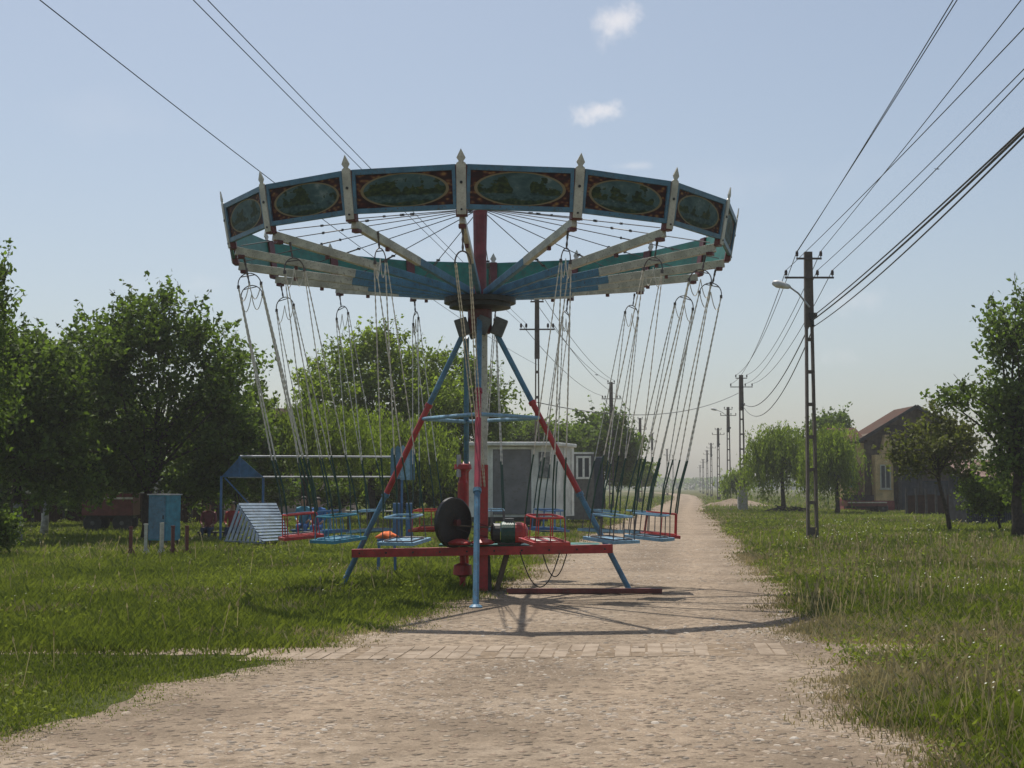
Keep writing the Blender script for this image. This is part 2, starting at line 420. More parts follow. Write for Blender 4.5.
for i in range(len(Ys) - 1):
    for t in range(4):
        k = i * 5 + t; g.uv[len(g.f)] = [(t * .25, 0), ((t + 1) * .25, 0), ((t + 1) * .25, 1), (t * .25, 1)]; g.f.append((k, k + 1, k + 6, k + 5)); g.m.append(0)
tag(g.build('road', M_road), kind='structure')

def noise_soil(m): return ramp(m, noise(m, 8.0, 6.0), [(0.35, (0.16, 0.125, 0.09)), (0.65, (0.28, 0.22, 0.16))])
# slab path crossing the road
def path_c(x): return 13.75 + 0.03 * x + 0.12 * np.sin(x * 0.6)
M_joint = new_mat('joint_soil'); finish(M_joint, noise_soil(M_joint), 1.0, spec=0.0)
def slab_mat():
    m = new_mat('worn_path_slabs')
    a = noise(m, 3.0, 6.0); b = noise(m, 30.0, 5.0)
    c = ramp(m, a, [(0.38, (0.225, 0.178, 0.130)), (0.62, (0.335, 0.272, 0.208))])
    return finish(m, c, 0.95, b, 0.5, 0.01, spec=0.1)
g = MB(); x = -7.5
while x < 4.6:
    w = random.uniform(.13, .17); pn_ = float(vnoise(x, .3, .8)); sk = .10
    n_seg = random.choice((1, 1, 2, 3)); y0, y1 = path_c(x) - .52 + random.uniform(-.04, .04), path_c(x) + .52 + random.uniform(-.04, .04)
    if x < -2.6: y0 += .45; n_seg = 1
    if not ((random.random() < (.0 if x < .3 else .18 if x < 2 else .35)) or (x < -2.6 and pn_ < .4)):
        g.face([(x + .001, y0, .0066), (x + w - .001, y0, .0066), (x + w + sk - .001, y1, .0066), (x + sk + .001, y1, .0066)], 1)
        for q in range(n_seg):
            if random.random() < (.06 if x < .5 else .22): continue
            a, b = q / n_seg + .012, (q + 1) / n_seg - .012; ya, yb = y0 + (y1 - y0) * a, y0 + (y1 - y0) * b
            rv = lambda: random.uniform(-.008, .008)
            lo_ = [Vector((x + sk * a + rv(), ya + rv(), 0)), Vector((x + w - .014 + sk * a + rv(), ya + rv(), 0)), Vector((x + w - .014 + sk * b + rv(), yb + rv(), 0)), Vector((x + sk * b + rv(), yb + rv(), 0))]
            h = .007 + random.random() * .006; m_ = sum(lo_, Vector()) / 4
            g.prism([v + Vector((0, 0, .003)) for v in lo_], [m_.lerp(v, .97) + Vector((0, 0, h)) for v in lo_])
    x += w
tag(g.build('footpath', [slab_mat(), M_joint]), kind='structure')

# loose stones on the road
def stones(n, name, col):
    base = []
    for a in range(6):
        base.append((math.cos(a * math.pi / 3), math.sin(a * math.pi / 3), 0.0))
    top = (0.1, 0.05, 0.8)
    Y = 7.0 + 34 * RNG.random(n) ** 1.7; l = edgeL(Y) - 0.15; r = edgeR(Y) + 0.15; X = l + (r - l) * RNG.random(n)
    keep = vnoise(X, Y, 1.1) + 0.35 * RNG.random(n) > 0.68
    X = X[keep]; Y = Y[keep]; n = len(X)
    S = 0.007 + 0.024 * RNG.random(n) ** 6; rot = RNG.random(n) * 6.28
    ring = np.array(base)[None] * (0.75 + 0.5 * RNG.random((n, 6, 1)))
    sx = S[:, None] * (0.9 + 0.8 * RNG.random((n, 1)))
    rx = ring[..., 0] * sx; ry = ring[..., 1] * S[:, None]
    cx = rx * np.cos(rot)[:, None] - ry * np.sin(rot)[:, None] + X[:, None]; cy = rx * np.sin(rot)[:, None] + ry * np.cos(rot)[:, None] + Y[:, None]
    low = np.stack([cx, cy, np.full_like(cx, 0.003)], -1)
    mid = np.stack([X[:, None] + (cx - X[:, None]) * 0.6, Y[:, None] + (cy - Y[:, None]) * 0.6, np.repeat((S * 0.38 + 0.002)[:, None], 6, 1)], -1)
    faces = []
    for k in range(6):
        k2 = (k + 1) % 6; faces.append(np.stack([low[:, k], low[:, k2], mid[:, k2], mid[:, k]], 1))
    faces.append(np.stack([mid[:, 0], mid[:, 1], mid[:, 2], mid[:, 3]], 1)); faces.append(np.stack([mid[:, 3], mid[:, 4], mid[:, 5], mid[:, 0]], 1))
    V = np.stack(faces, 1).reshape(-1, 3)
    tone = np.repeat(RNG.random(n), 8)
    return V, tone
def stone_mat():
    m = new_mat('loose_stone')
    a = N(m, 'ShaderNodeAttribute', attribute_name='tone')
    c = ramp(m, a.outputs['Fac'], [(0.0, (0.19, 0.16, 0.125)), (0.5, (0.34, 0.275, 0.21)), (0.85, (0.38, 0.31, 0.235)), (1.0, (0.44, 0.40, 0.34))])
    return finish(m, c, 0.9)
V, tn = stones(34000, 'gravel', None)
tag(fast_mesh('gravel', V, 4, stone_mat(), tn), 'loose pale stones scattered over the dirt road', 'gravel', kind='stuff')

# ------------------------------------------------------------ grass
CX, CY = -0.50, 21.7
def grass_points(n, y0, y1, p):
    Y = y0 + (y1 - y0) * RNG.random(n) ** p
    X = (RNG.random(n) * 2 - 1) * (0.45 * Y + 2.5)
    return X, Y
def make_grass(n, y0, y1, p, hs=1.0):
    X, Y = grass_points(n, y0, y1, p)
    l = edgeL(Y); r = edgeR(Y)
    d = np.maximum(l - X, X - r)                           # distance outside the road
    jit = RNG.random(n)
    ok = (d > -0.25) & (jit < np.clip((d + 0.30) / 0.75, 0.02, 1) ** 1.2 * np.clip(0.35 + 1.1 * vnoise(X, Y + 3, 0.45), 0.2, 1) + (d > 0.7))
    pd = np.abs(Y - path_c(X)); onpath = (pd < 0.40) & (X < 5.0) & (X > -8)
    cover = 0.10 + 0.88 * (np.clip((-X - 2.2) / 1.6, 0, 1) + np.clip((X - 3.3) / 1.5, 0, 1)) * np.clip(0.45 + vnoise(X, Y, 0.6), 0, 1)
    ok &= ~(onpath & (RNG.random(n) > cover))
    bare = vnoise(X + 9, Y, 1.3) + 0.4 * vnoise(X, Y + 7, 0.35)
    ok &= ~((bare > 1.08) & (RNG.random(n) < 0.45))
    X = X[ok]; Y = Y[ok]; d = d[ok]; n = len(X)
    big = vnoise(X, Y, 2.2) * 0.6 + vnoise(X, Y, 0.5) * 0.4
    tall = np.where((Y > path_c(X)) | (X > 0), 1.35, 0.62) * (0.6 + 0.9 * big) * np.clip(0.25 + d / 1.0, 0.3, 1.0)
    h = hs * (0.03 + 0.058 * RNG.random(n)) * tall * (1 + 0.6 * (RNG.random(n) > 0.96))
    w = (0.0014 + 0.00030 * Y) * (0.7 + 0.6 * RNG.random(n))
    ang = RNG.random(n) * 6.283; lean = h * (0.1 + 0.9 * RNG.random(n) ** 1.5); la = ang + 1.57 + (RNG.random(n) - .5)
    ax = np.cos(ang) * w; ay = np.sin(ang) * w
    p0 = np.stack([X - ax, Y - ay, np.zeros(n)], -1); p1 = np.stack([X + ax, Y + ay, np.zeros(n)], -1)
    mx = X + np.cos(la) * lean * 0.35; my = Y + np.sin(la) * lean * 0.35
    q0 = np.stack([mx + ax * .7, my + ay * .7, h * 0.6], -1); q1 = np.stack([mx - ax * .7 + np.cos(la) * lean * .65, my - ay * .7 + np.sin(la) * lean * .65, h], -1)
    V = np.stack([p0, p1, q0, q1], 1).reshape(-1, 3)
    hue = vnoise(X, Y, 3.0) * 0.55 + vnoise(X + 50, Y, 0.8) * 0.25 + 0.25 * RNG.random(n)
    strip = np.exp(-((Y - path_c(X) - np.where(X > 0, .9, 1.6)) / np.where(X > 0, 0.9, .5)) ** 2) * 0.22
    edge = np.exp(-np.clip(d, 0, 9) / 0.45) * 0.62
    right = np.where(X > 0, 0.16 * np.clip((15 - Y) / 3, 0, 1), -0.10)
    dry = (vnoise(X + 20, Y + 5, 1.6) * 0.6 + 0.55 * RNG.random(n) + edge + strip + right) > 0.80
    return V, np.clip(hue, 0, 1), dry.astype(int), X, Y
V1, t1, d1, _, _ = make_grass(820000, 6.5, 34, 1.25)
V2, t2, d2, _, _ = make_grass(300000, 30, 95, 1.2, 1.4)
V3, t3, d3, _, _ = make_grass(45000, 90, 230, 1.1, 2.2)
tag(fast_mesh('grass', np.concatenate([V1, V2, V3]), 4, [M_grass, M_dry], np.concatenate([t1, t2, t3]), mat_index=np.concatenate([d1, d2, d3])), 'rough green and straw coloured grass on both verges of the dirt road', 'grass', kind='stuff')
# seed heads and small white flowers in the meadow
n = 600
X, Y = grass_points(n * 3, 9, 60, 1.1)
okf = ((X > edgeR(Y) + 0.8) | ((X < edgeL(Y) - 1) & (RNG.random(n * 3) < 0.35))) & (vnoise(X, Y, 2.5) > 0.55); X = X[okf]; Y = Y[okf]; n = len(X)
s = 0.007 + 0.0003 * Y; z = 0.12 + 0.22 * RNG.random(n)
Vf = np.stack([np.stack([X - s, Y, z], -1), np.stack([X, Y - s, z + .002], -1), np.stack([X + s, Y, z + s], -1), np.stack([X, Y + s, z + s * 0.8], -1)], 1).reshape(-1, 3)
tag(fast_mesh('wildflowers', Vf, 4, M_flower), 'tiny white meadow flowers scattered in the grass', 'flowers', kind='stuff')
# tall dry seed stalks, mostly by the right verge
X, Y = grass_points(9000, 8, 40, 1.2)
dR = X - edgeR(Y); okf = ((dR > 0.3) & (vnoise(X, Y, 1.2) > .5)) | ((X < edgeL(Y) - .3) & (RNG.random(9000) < .05)); X = X[okf]; Y = Y[okf]; n = len(X)
h = .16 + .26 * RNG.random(n); w_ = .0012 + .00016 * Y; a_ = RNG.random(n) * 6.28; dx = np.cos(a_) * h * .25; dy = np.sin(a_) * h * .25
z0 = np.zeros(n)
S1 = np.stack([np.stack([X - w_, Y, z0], -1), np.stack([X + w_, Y, z0], -1), np.stack([X + w_ + dx, Y + dy, h], -1), np.stack([X - w_ + dx, Y + dy, h], -1)], 1)
S2 = np.stack([np.stack([X + dx, Y + dy, h - .03], -1), np.stack([X + dx + w_ * 3.5, Y + dy, h], -1), np.stack([X + dx * 1.15, Y + dy * 1.15, h + .05], -1), np.stack([X + dx - w_ * 3.5, Y + dy, h], -1)], 1)
tag(fast_mesh('seed_stalks', np.concatenate([S1, S2]).reshape(-1, 3), 4, M_dry, RNG.random(2 * n)), 'tall straw coloured seed stalks standing out of the verge grass', 'grass', kind='stuff')
# broad leaved weeds
def weeds(n, y0, y1, name, seedx):
    X, Y = grass_points(n, y0, y1, 1.2)
    l = edgeL(Y); r = edgeR(Y); d = np.maximum(l - X, X - r)
    ok = (d > 0.15) & (vnoise(X + seedx, Y, 1.5) + 0.3 * vnoise(X, Y + 3, 0.4) > 0.82); X = X[ok]; Y = Y[ok]
    nl = 26; n = len(X)
    cx = np.repeat(X, nl) + RNG.normal(0, .10, n * nl); cy = np.repeat(Y, nl) + RNG.normal(0, .10, n * nl); cz = np.abs(RNG.normal(.07, .07, n * nl)) * np.repeat(0.6 + 1.2 * RNG.random(n), nl)
    return leaf_quads(np.stack([cx, cy, cz], -1), 0.014 + 0.0007 * cy, 0.5)
def leaf_quads(C, size, asp=0.55, droop=0.0):
    n = len(C); a = RNG.normal(size=(n, 3)); a[:, 2] -= droop * 2.5; a /= np.linalg.norm(a, axis=1)[:, None]
    b = RNG.normal(size=(n, 3)); b -= (b * a).sum(1)[:, None] * a; b /= np.linalg.norm(b, axis=1)[:, None]
    size = (np.asarray(size) * (0.7 + 0.6 * RNG.random(n)))[:, None]
    cN = np.cross(a, b) * size * 0.18
    return np.stack([C - a * size, C + b * size * asp + cN, C + a * size, C - b * size * asp + cN], 1).reshape(-1, 3)
Vw = weeds(4500, 8, 60, 'weeds', 30)
tag(fast_mesh('weeds', Vw, 4, M_grass, 0.45 + 0.5 * RNG.random(len(Vw) // 4)), 'low broad leaved weeds growing among the grass', 'weeds', kind='stuff')

# ------------------------------------------------------------ trees
def make_tree(name, px, Y, ells, nclump, nleaf, lsize, mat, label, trunk_r=0.14, trunk_h=None, group=None, white=False, droop=0.0, lean=0.0, sig=0.30, cat='tree', bias=0.45, rag=0.25, asp=0.55):
    """ells: (px, py, radius_px_x, radius_px_y, dy, ry) crown masses seen round the trunk"""
    X = gx(px, Y); root = empty(name, (X, Y, 0), label=label, cat=cat, group=group)
    k = Y / F; C = []
    tot = sum(e[2] * e[3] for e in ells)
    for (ex, ey, rx, ry, dy, rr) in ells:
        c = at(ex, ey, Y + dy); nn = max(3, int(nclump * rx * ry / tot))
        u = RNG.normal(size=(nn, 3)); u /= np.linalg.norm(u, axis=1)[:, None]
        rad = RNG.random(nn) ** bias
        u *= (rad * (1 + rag * (RNG.random(nn) - 0.4)))[:, None]
        C.append(np.stack([c.x + u[:, 0] * rx * k, c.y + u[:, 1] * rr, c.z + u[:, 2] * ry * k], -1))
    C = np.concatenate(C); C[:, 2] = np.maximum(C[:, 2], 0.35)
    n = len(C); wts = 0.4 + RNG.random(n) * 1.2; cnt = (nleaf * wts / wts.sum()).astype(int)
    idx = np.repeat(np.arange(n), cnt); sg = (sig * (0.6 + 0.8 * RNG.random(n)))[idx]
    P = C[idx] + np.clip(RNG.normal(size=(len(idx), 3)), -1.8, 1.8) * sg[:, None] * 0.85 * np.array([1, 1, 0.75])
    twigs = []
    if droop == 0:
        cm = C.mean(0); dv = C - cm; dv[:, 2] += 0.25; dl = np.linalg.norm(dv, axis=1); far = np.argsort(-dl)[:int(n * 0.6)]
        ext = []
        for j in far:
            for _ in range(2):
                dd = dv[j] / dl[j] + RNG.normal(size=3) * 0.45 + np.array([0, 0, 0.35]); dd /= np.linalg.norm(dd)
                ln = sig * (1.2 + 2.0 * RNG.random()); a0 = C[j] + RNG.normal(size=3) * sig * 0.4; twigs.append((a0, a0 + dd * ln))
                tt = RNG.random(12)[:, None]; ext.append(a0 + dd * ln * tt + RNG.normal(size=(12, 3)) * 0.05 * (lsize / 0.085))
        P = np.concatenate([P] + ext); idx = np.concatenate([idx, np.repeat(np.repeat(far, 2), 12)])
    if droop > 0:
        P = C[idx] + RNG.normal(size=(len(idx), 3)) * sg[:, None] * np.array([0.55, 0.55, 0.3])
        st = np.repeat(RNG.random(n), cnt)
        # hanging strands: leaves line up below a few points of each clump
        ns = 7; sid = RNG.integers(0, ns, len(idx)); offs = RNG.normal(size=(n, ns, 2)) * sig * 1.2
        o2 = offs[idx, sid]; ln = droop * (0.4 + 0.9 * RNG.random((n, ns)))[idx, sid]
        t = RNG.random(len(idx))
        P = np.stack([C[idx, 0] + o2[:, 0] * (1 + .3 * t) + RNG.normal(0, .05, len(idx)), C[idx, 1] + o2[:, 1] * (1 + .3 * t) + RNG.normal(0, .05, len(idx)), C[idx, 2] - ln * t + 0.2 - 0.25 * np.linalg.norm(o2, axis=1)], -1)
    P[:, 2] = np.maximum(P[:, 2], 0.12)
    V = leaf_quads(P, lsize, asp, 1.0 if droop > 0 else 0.0) - np.array([X, Y, 0])
    tone = np.clip((RNG.random(n) * 0.5)[idx] + 0.5 * RNG.random(len(idx)), 0, 1)
    fast_mesh('crown', V, 4, mat, tone, root)
    # trunk and limbs
    ctr = C.mean(0); lo = C[:, 2].min(); th = trunk_h or max(0.9, lo + 0.5)
    tb = MB(); top = Vector((lean, 0, th))
    pts = [Vector((0, 0, -0.05)), Vector((lean * .3 + .03, 0.02, th * .35)), Vector((lean * .6 - .02, 0, th * .7)), top]
    cc = Vector((ctr[0] - X, ctr[1] - Y, ctr[2]))
    pts += [top.lerp(cc, .5) + Vector((.05, .05, 0)), cc]
    tb.tube(pts, 1, 9, 0, [trunk_r * 1.25, trunk_r, trunk_r * .92, trunk_r * .8, trunk_r * .5, trunk_r * .25])
    pick = RNG.choice(n, min(n, 34), replace=False)
    for j in pick:
        e = Vector((C[j, 0] - X, C[j, 1] - Y, C[j, 2])); t = random.uniform(0.0, 0.8)
        s0 = top.lerp(cc, t) if e.z > th else top.copy()
        if e.z < th * 0.8: continue
        mid = s0.lerp(e, 0.5) + Vector((random.uniform(-.15, .15), random.uniform(-.15, .15), random.uniform(0.0, .3)))
        r0 = trunk_r * (0.42 - 0.25 * t); tb.tube([s0, mid, e], 1, 5, 0, [r0, r0 * .6, r0 * .2])
    for a_, b_ in twigs[::2]: tb.tube([Vector(a_) - Vector((X, Y, 0)), Vector(b_) - Vector((X, Y, 0))], .008, 3)
    if white:
        tb.build('trunk', M_bark, root, smooth=True)
        wb = MB(); h = 1.15
        wb.tube([Vector((0, 0, 0)), Vector((lean * .3 + .03, 0.02, min(h * .9, th * .35))), Vector((lean * .45 + .01, .01, h))], 1, 9, 0, [trunk_r * 1.3, trunk_r * 1.06, trunk_r * 1.05])
        wb.build('whitewash', M_lime_bark, root, smooth=True)
    else:
        tb.build('trunk', M_bark, root, smooth=True)
    return root

GL = 'trees on the left side of the road'; GR = 'trees on the right side of the road'
make_tree('fruit_tree', 148, 42, [(150, 345, 62, 50, 0, 1.6), (212, 372, 40, 52, 0.3, 1.3), (100, 380, 48, 62, -.3, 1.5), (165, 430, 75, 60, 0, 1.8), (225, 440, 32, 50, 0.6, 1.0), (125, 305, 14, 12, 0, .5), (165, 303, 12, 14, 0, .5), (105, 478, 45, 28, 0, 1.1), (200, 482, 42, 22, .3, 1.0)], 390, 25000, 0.085, ML_dark, 'big dark leafy fruit tree standing behind the blue metal cabinet', 0.16, 1.2, GL)
make_tree('fruit_tree', 18, 38.6, [(5, 390, 52, 66, 0, 1.7), (45, 400, 36, 52, .4, 1.4), (-20, 345, 30, 30, 0, 1.0), (30, 455, 45, 24, 0, 1.2), (55, 455, 34, 52, .3, 1)], 290, 17000, 0.085, ML_dark, 'leafy tree at the left edge with a broad whitewashed trunk base', 0.15, 1.6, GL, white=True)
make_tree('fruit_tree', 46, 45, [(55, 400, 45, 65, 0, 1.5), (80, 450, 38, 45, 0, 1.2)], 160, 10000, 0.09, ML_mid, 'tree with a thin whitewashed trunk just right of the leftmost one', 0.11, 1.6, GL, white=True)
make_tree('fruit_tree', -45, 33, [(-40, 300, 42, 55, 0, 1.3), (-45, 380, 55, 60, 0, 1.4), (-8, 330, 14, 25, 0, .5)], 170, 9000, 0.075, ML_dark, 'tree mostly outside the left edge whose top twigs reach over the others', 0.14, 1.5, GL)
make_tree('fruit_tree', 95, 56, [(95, 430, 60, 70, 0, 2), (30, 440, 50, 60, 0, 2), (60, 490, 70, 22, 0, 1.5), (-10, 490, 50, 22, 0, 1.5)], 280, 14000, 0.12, ML_dark, 'shaded tree behind the whitewashed trunks', 0.15, None, GL)
make_tree('fruit_tree', 238, 52, [(232, 430, 40, 58, 0, 1.6), (205, 450, 40, 50, 0, 1.6), (255, 465, 24, 35, 0, 1.3)], 190, 11000, 0.10, ML_mid, 'bushy tree left of the brown roof behind the gabled blue frame', 0.12, None, GL)
make_tree('acacia_tree', 372, 62, [(362, 385, 52, 44, 0, 2.2), (425, 390, 42, 40, 0, 2), (380, 352, 30, 20, 0, 1.3), (318, 392, 26, 24, 0, 1.3), (345, 445, 60, 40, 0, 2.2)], 300, 22000, 0.095, ML_light, 'bright green tree behind the left part of the swing ride', 0.17, None, GL, sig=0.38)
make_tree('acacia_tree', 455, 66, [(462, 395, 42, 36, 0, 2), (490, 420, 26, 30, 0, 1.6), (430, 430, 50, 45, 0, 2), (470, 460, 50, 35, 0, 2)], 230, 17000, 0.10, ML_mid, 'darker green tree directly behind the central column of the ride', 0.17, None, GL, sig=0.38)
make_tree('willow_tree', 305, 54, [(300, 425, 42, 30, 0, 1.9), (345, 430, 36, 30, 0, 1.6), (262, 440, 22, 24, 0, 1.2)], 130, 17000, 0.085, ML_light, 'drooping light green willow behind the gabled blue frame', 0.15, None, GL, droop=1.5, asp=0.3)
make_tree('willow_tree', 400, 57, [(395, 430, 36, 26, 0, 1.7), (430, 445, 26, 22, 0, 1.3)], 100, 11000, 0.085, ML_light, 'small drooping willow left of the white kiosk', 0.12, None, GL, droop=1.4, asp=0.3)
make_tree('poplar_tree', 602, 100, [(600, 450, 36, 34, 0, 2.2), (622, 455, 18, 30, 0, 1.6), (580, 440, 20, 18, 0, 1.5), (612, 425, 14, 9, 0, 1)], 200, 11000, 0.15, ML_dark, 'dense dark green tree beyond the kiosk beside the far end of the road', 0.2, None, GL, sig=0.4)
make_tree('acacia_tree', 545, 92, [(535, 437, 34, 17, 0, 2), (560, 445, 26, 20, 0, 2), (510, 440, 22, 18, 0, 2)], 130, 8000, 0.13, ML_mid, 'light tree showing over the roof of the white kiosk', 0.18, None, GL, sig=0.4)
make_tree('willow_tree', 637, 150, [(637, 474, 17, 12, 0, 2)], 50, 2600, 0.2, ML_light, 'small far bush shaped tree left of the road end', 0.15, None, GL, sig=0.4)
make_tree('willow_tree', 782, 88, [(780, 445, 32, 22, 0, 1.9), (764, 458, 22, 26, 0, 1.3), (778, 430, 18, 9, 0, 1), (806, 452, 22, 26, 0, 1.3)], 190, 21000, 0.10, ML_light, 'round light green willow left of the near right hand pole', 0.14, 2.0, GR, droop=1.6, asp=0.32)
make_tree('willow_tree', 836, 82, [(832, 445, 27, 26, 0, 1.6), (826, 462, 30, 24, 0, 1.4)], 150, 17000, 0.10, ML_light, 'darker willow between the near right hand pole and the yellow house', 0.13, 1.8, GR, droop=1.5, asp=0.32)
make_tree('walnut_tree', 838, 112, [(834, 428, 20, 12, 0, 1.7), (822, 440, 24, 20, 0, 1.7)], 70, 4500, 0.14, ML_dark, 'dark tree top rising behind the willows left of the house roof', 0.2, None, GR, sig=.4)
make_tree('willow_tree', 737, 125, [(735, 480, 14, 15, 0, 1.3)], 40, 2600, 0.16, ML_light, 'small willow beyond the second right hand pole', 0.12, None, GR, droop=1.0, asp=0.35)
make_tree('plum_tree', 948, 50, [(932, 450, 30, 28, 0, 1.1), (955, 448, 22, 30, 0, 1.0), (908, 455, 14, 18, 0, .6), (940, 425, 14, 12, 0, .5)], 100, 2900, 0.085, ML_plum, 'small leaning plum tree with a thin dark trunk in front of the house', 0.075, 1.7, GR, lean=-0.35, sig=.24)
make_tree('walnut_tree', 1015, 44, [(1018, 400, 36, 52, 0, 1.5), (1026, 335, 32, 38, 0, 1.3), (1000, 445, 26, 30, 0, 1.0), (1003, 340, 16, 20, 0, .8), (958, 397, 20, 10, 0, .5), (985, 400, 18, 14, 0, .6), (1035, 450, 30, 50, 0, 1.4)], 230, 10000, 0.085, ML_dark, 'big dark walnut tree at the right edge reaching up beside the sky', 0.18, 1.4, GR)
make_tree('shrub', 997, 50, [(985, 498, 22, 14, 0, .7), (1008, 495, 20, 15, 0, .7)], 60, 4500, 0.075, ML_mid, 'rounded shrub in front of the tin roofed shed', 0.05, 0.5, None, cat='shrub')
make_tree('shrub', -8, 31, [(2, 530, 15, 16, 0, .35)], 16, 900, 0.06, ML_mid, 'pale leafy shrub low at the left edge', 0.04, 0.4, None, cat='shrub', sig=.16)
make_tree('hedge', 330, 66, [(270, 492, 40, 16, 0, .8), (330, 490, 40, 18, 0, .8), (395, 490, 40, 20, 0, .8), (440, 485, 40, 24, 0, .8), (215, 492, 30, 18, 0, .8)], 200, 12000, 0.12, ML_dark, 'long dark hedge at the back of the grass behind the rides', 0.06, 0.6, None, cat='hedge')

# distant tree belts on the horizon, one dark line
def belt(name, x0, x1, Y, h, n, label):
    X = x0 + (x1 - x0) * RNG.random(n); z = np.abs(RNG.random(n)) ** 0.7 * h * (0.5 + 0.8 * vnoise(X, X * 0 + Y, h * 3))
    P = np.stack([X, Y + RNG.normal(0, 3, n), z], -1)
    tag(fast_mesh(name, leaf_quads(P, 1.0, .7), 4, ML_dark, RNG.random(n)), label, 'trees', kind='stuff')
belt('distant_trees', -260, 420, 700, 6, 9000, 'thin dark line of far trees along the horizon')
belt('distant_scrub', -190, -12, 230, 9, 6000, 'far belt of trees behind the village on the left')
belt('distant_thicket', 95, 200, 210, 7, 4000, 'far belt of trees behind the houses on the right')

# ------------------------------------------------------------ swing carousel
car = empty('swing_carousel', (CX, CY, 0), label='tall chain swing ride with painted panels round its top beside the dirt road', cat='carousel')
TH = [R(-2.2 + 22.5 * k) for k in range(16)]
def rot(v, th): return Matrix.Rotation(th, 3, 'Z') @ Vector(v)
HUBZ = 4.36
# legs
def leg(top, foot, t1, t2, mats, w=0.085):
    g = MB(); top = Vector(top); foot = Vector(foot)
    a = top.lerp(foot, t1); b = top.lerp(foot, t2)
    g.tube([top, a], w / 2, 10, 0); g.tube([a, b], w / 2 + 0.003, 10, 1); g.tube([b, foot], w / 2, 10, 2)
    g.lathe([(0.09, 0), (0.09, 0.02), (0.05, 0.05)], foot + Vector((0, 0, 0)), 12, 2)
    g.lathe([(0.06, -.03), (0.06, .03)], a, 10, 1, (top - foot).normalized()); g.lathe([(0.06, -.03), (0.06, .03)], b, 10, 2, (top - foot).normalized())
    return g.build('leg', mats, car, smooth=False)
feet = {'f': (0.02, -3.0, 0), 'r': (2.3, -0.3, 0), 'l': (-2.2, 0.55, 0), 'b': (-0.3, 3.0, 0)}
tops = {'f': (0, -0.30, 4.18), 'r': (0.24, 0, 4.02), 'l': (-0.26, 0.02, 3.98), 'b': (-0.22, 0.28, 3.95)}
for k in 'frl': leg(tops[k], feet[k], .28, .63, [M_blue, M_crim if k == 'f' else M_red, M_blue])
leg(tops['b'], feet['b'], .5, .52, [M_blue, M_red, M_red])
def onleg(k, z):
    t = Vector(tops[k]); f = Vector(feet[k]); return t.lerp(f, (t.z - z) / (t.z - f.z))
for a, b in (('l', 'f'), ('f', 'r'), ('r', 'b'), ('b', 'l')):
    MB().tube([onleg(a, 2.66), onleg(b, 2.66)], 0.03, 8).build('brace', M_lblue, car)
# column, mast, hub
MB().box((0.03, 0, 0.97), (0.20, 0.20, 1.94)).box((0.03, 0, 3.12), (0.175, 0.175, 2.36), mi=1).build('column', [M_red, M_white], car, bevel=0.008)
MB().lathe([(0.10, 4.3), (0.10, 5.2), (0.115, 6.0), (0.04, 6.08)], (0, 0, 0), 14).build('mast', M_mast, car, smooth=False)
MB().lathe([(0.30, 4.35), (0.48, 4.38), (0.48, 4.45), (0.56, 4.45), (0.56, 4.53), (0.3, 4.56)], (0, 0, 0), 36).build('hub_disc', M_dark, car)
MB().lathe([(0.16, 3.98), (0.19, 4.05), (0.19, 4.35)], (0, 0, 0), 16).build('bearing', M_dred, car)
for x, y, a in ((0.30, -.05, 35), (-0.27, -.02, -30), (-.1, .3, 200), (0.05, -.28, 0)):
    MB().box((x, y, 4.08), (0.20, 0.16, 0.27), rot=Matrix.Rotation(R(22 if x > 0 else -18), 3, 'Y')).build('bracket', M_grey, car, bevel=0.015)
# arms with their pairs of rods
arm0 = None
def make_arm():
    g = MB(); p = lambda r: Vector((0, -r, 4.60 + (r - 0.4) / 3.4 * 0.46))
    g.beam(p(0.25), p(2.0), 0.07, 0.115, 0); g.beam(p(2.0), p(3.80), 0.074, 0.12, 1)
    g.box(p(3.72) + Vector((0, 0, -.075)), (0.10, 0.10, 0.05), mi=2)
    g.box(p(2.9) + Vector((0, 0, -.08)), (0.05, 0.05, 0.06), mi=2)
    a = g.build('arm', [M_blue, M_white, M_dred], car, bevel=0.006)
    return a
def make_rod():
    g = MB(); A = Vector((0, -0.11, 5.93)); B = Vector((0, -3.72, 5.14))
    g.tube([A, B], 0.0075, 5)
    for t in (0.55,): 
        c = A.lerp(B, t); d = (B - A).normalized()
        g.lathe([(0.018, -.02), (0.018, .02)], A.lerp(B, 0.8), 6, 0, d)
    rd = g.build('tie_rod', M_rod, car)
    g = MB(); d = (B - A).normalized(); c = A.lerp(B, .62)
    for s in (-1, 1): g.tube([c - d * .15 + Vector((s * .02, 0, 0)), c + d * .15 + Vector((s * .02, 0, 0))], .006, 4)
    g.box(c - d * .15, (.06, .03, .03)); g.box(c + d * .15, (.06, .03, .03))
    g.build('turnbuckle', M_rod, rd)
    return rd
def make_post():
    lean = math.tan(R(10)); g = MB()
    P = lambda x, z, o: Vector((x, -(3.93 + (z - 5.45) * lean + o), z))
    w = .062
    def slab(o0, o1, outline, mi):
        g.prism([P(x, z, o0) for x, z in outline], [P(x, z, o1) for x, z in outline], mi)
    body = [(-w, 5.10), (w, 5.10), (w, 5.74), (w * .45, 5.765), (w * .95, 5.81), (0, 5.925), (-w * .95, 5.81), (-w * .45, 5.765), (-w, 5.74)]
    slab(0.012, 0.030, body, 0)
    slab(-0.07, 0.010, [(-w - .012, 5.08), (w + .012, 5.08), (w + .012, 5.73), (-w - .012, 5.73)], 1)
    g.lathe([(.02, 0), (.02, .012)], P(0, 5.50, 0.030), 8, 2, (0, -1, 0)); g.lathe([(.014, 0), (.014, .012)], P(0, 5.16, 0.030), 8, 2, (0, -1, 0))
    return g.build('post', [M_cream, M_dred, M_dark], car)
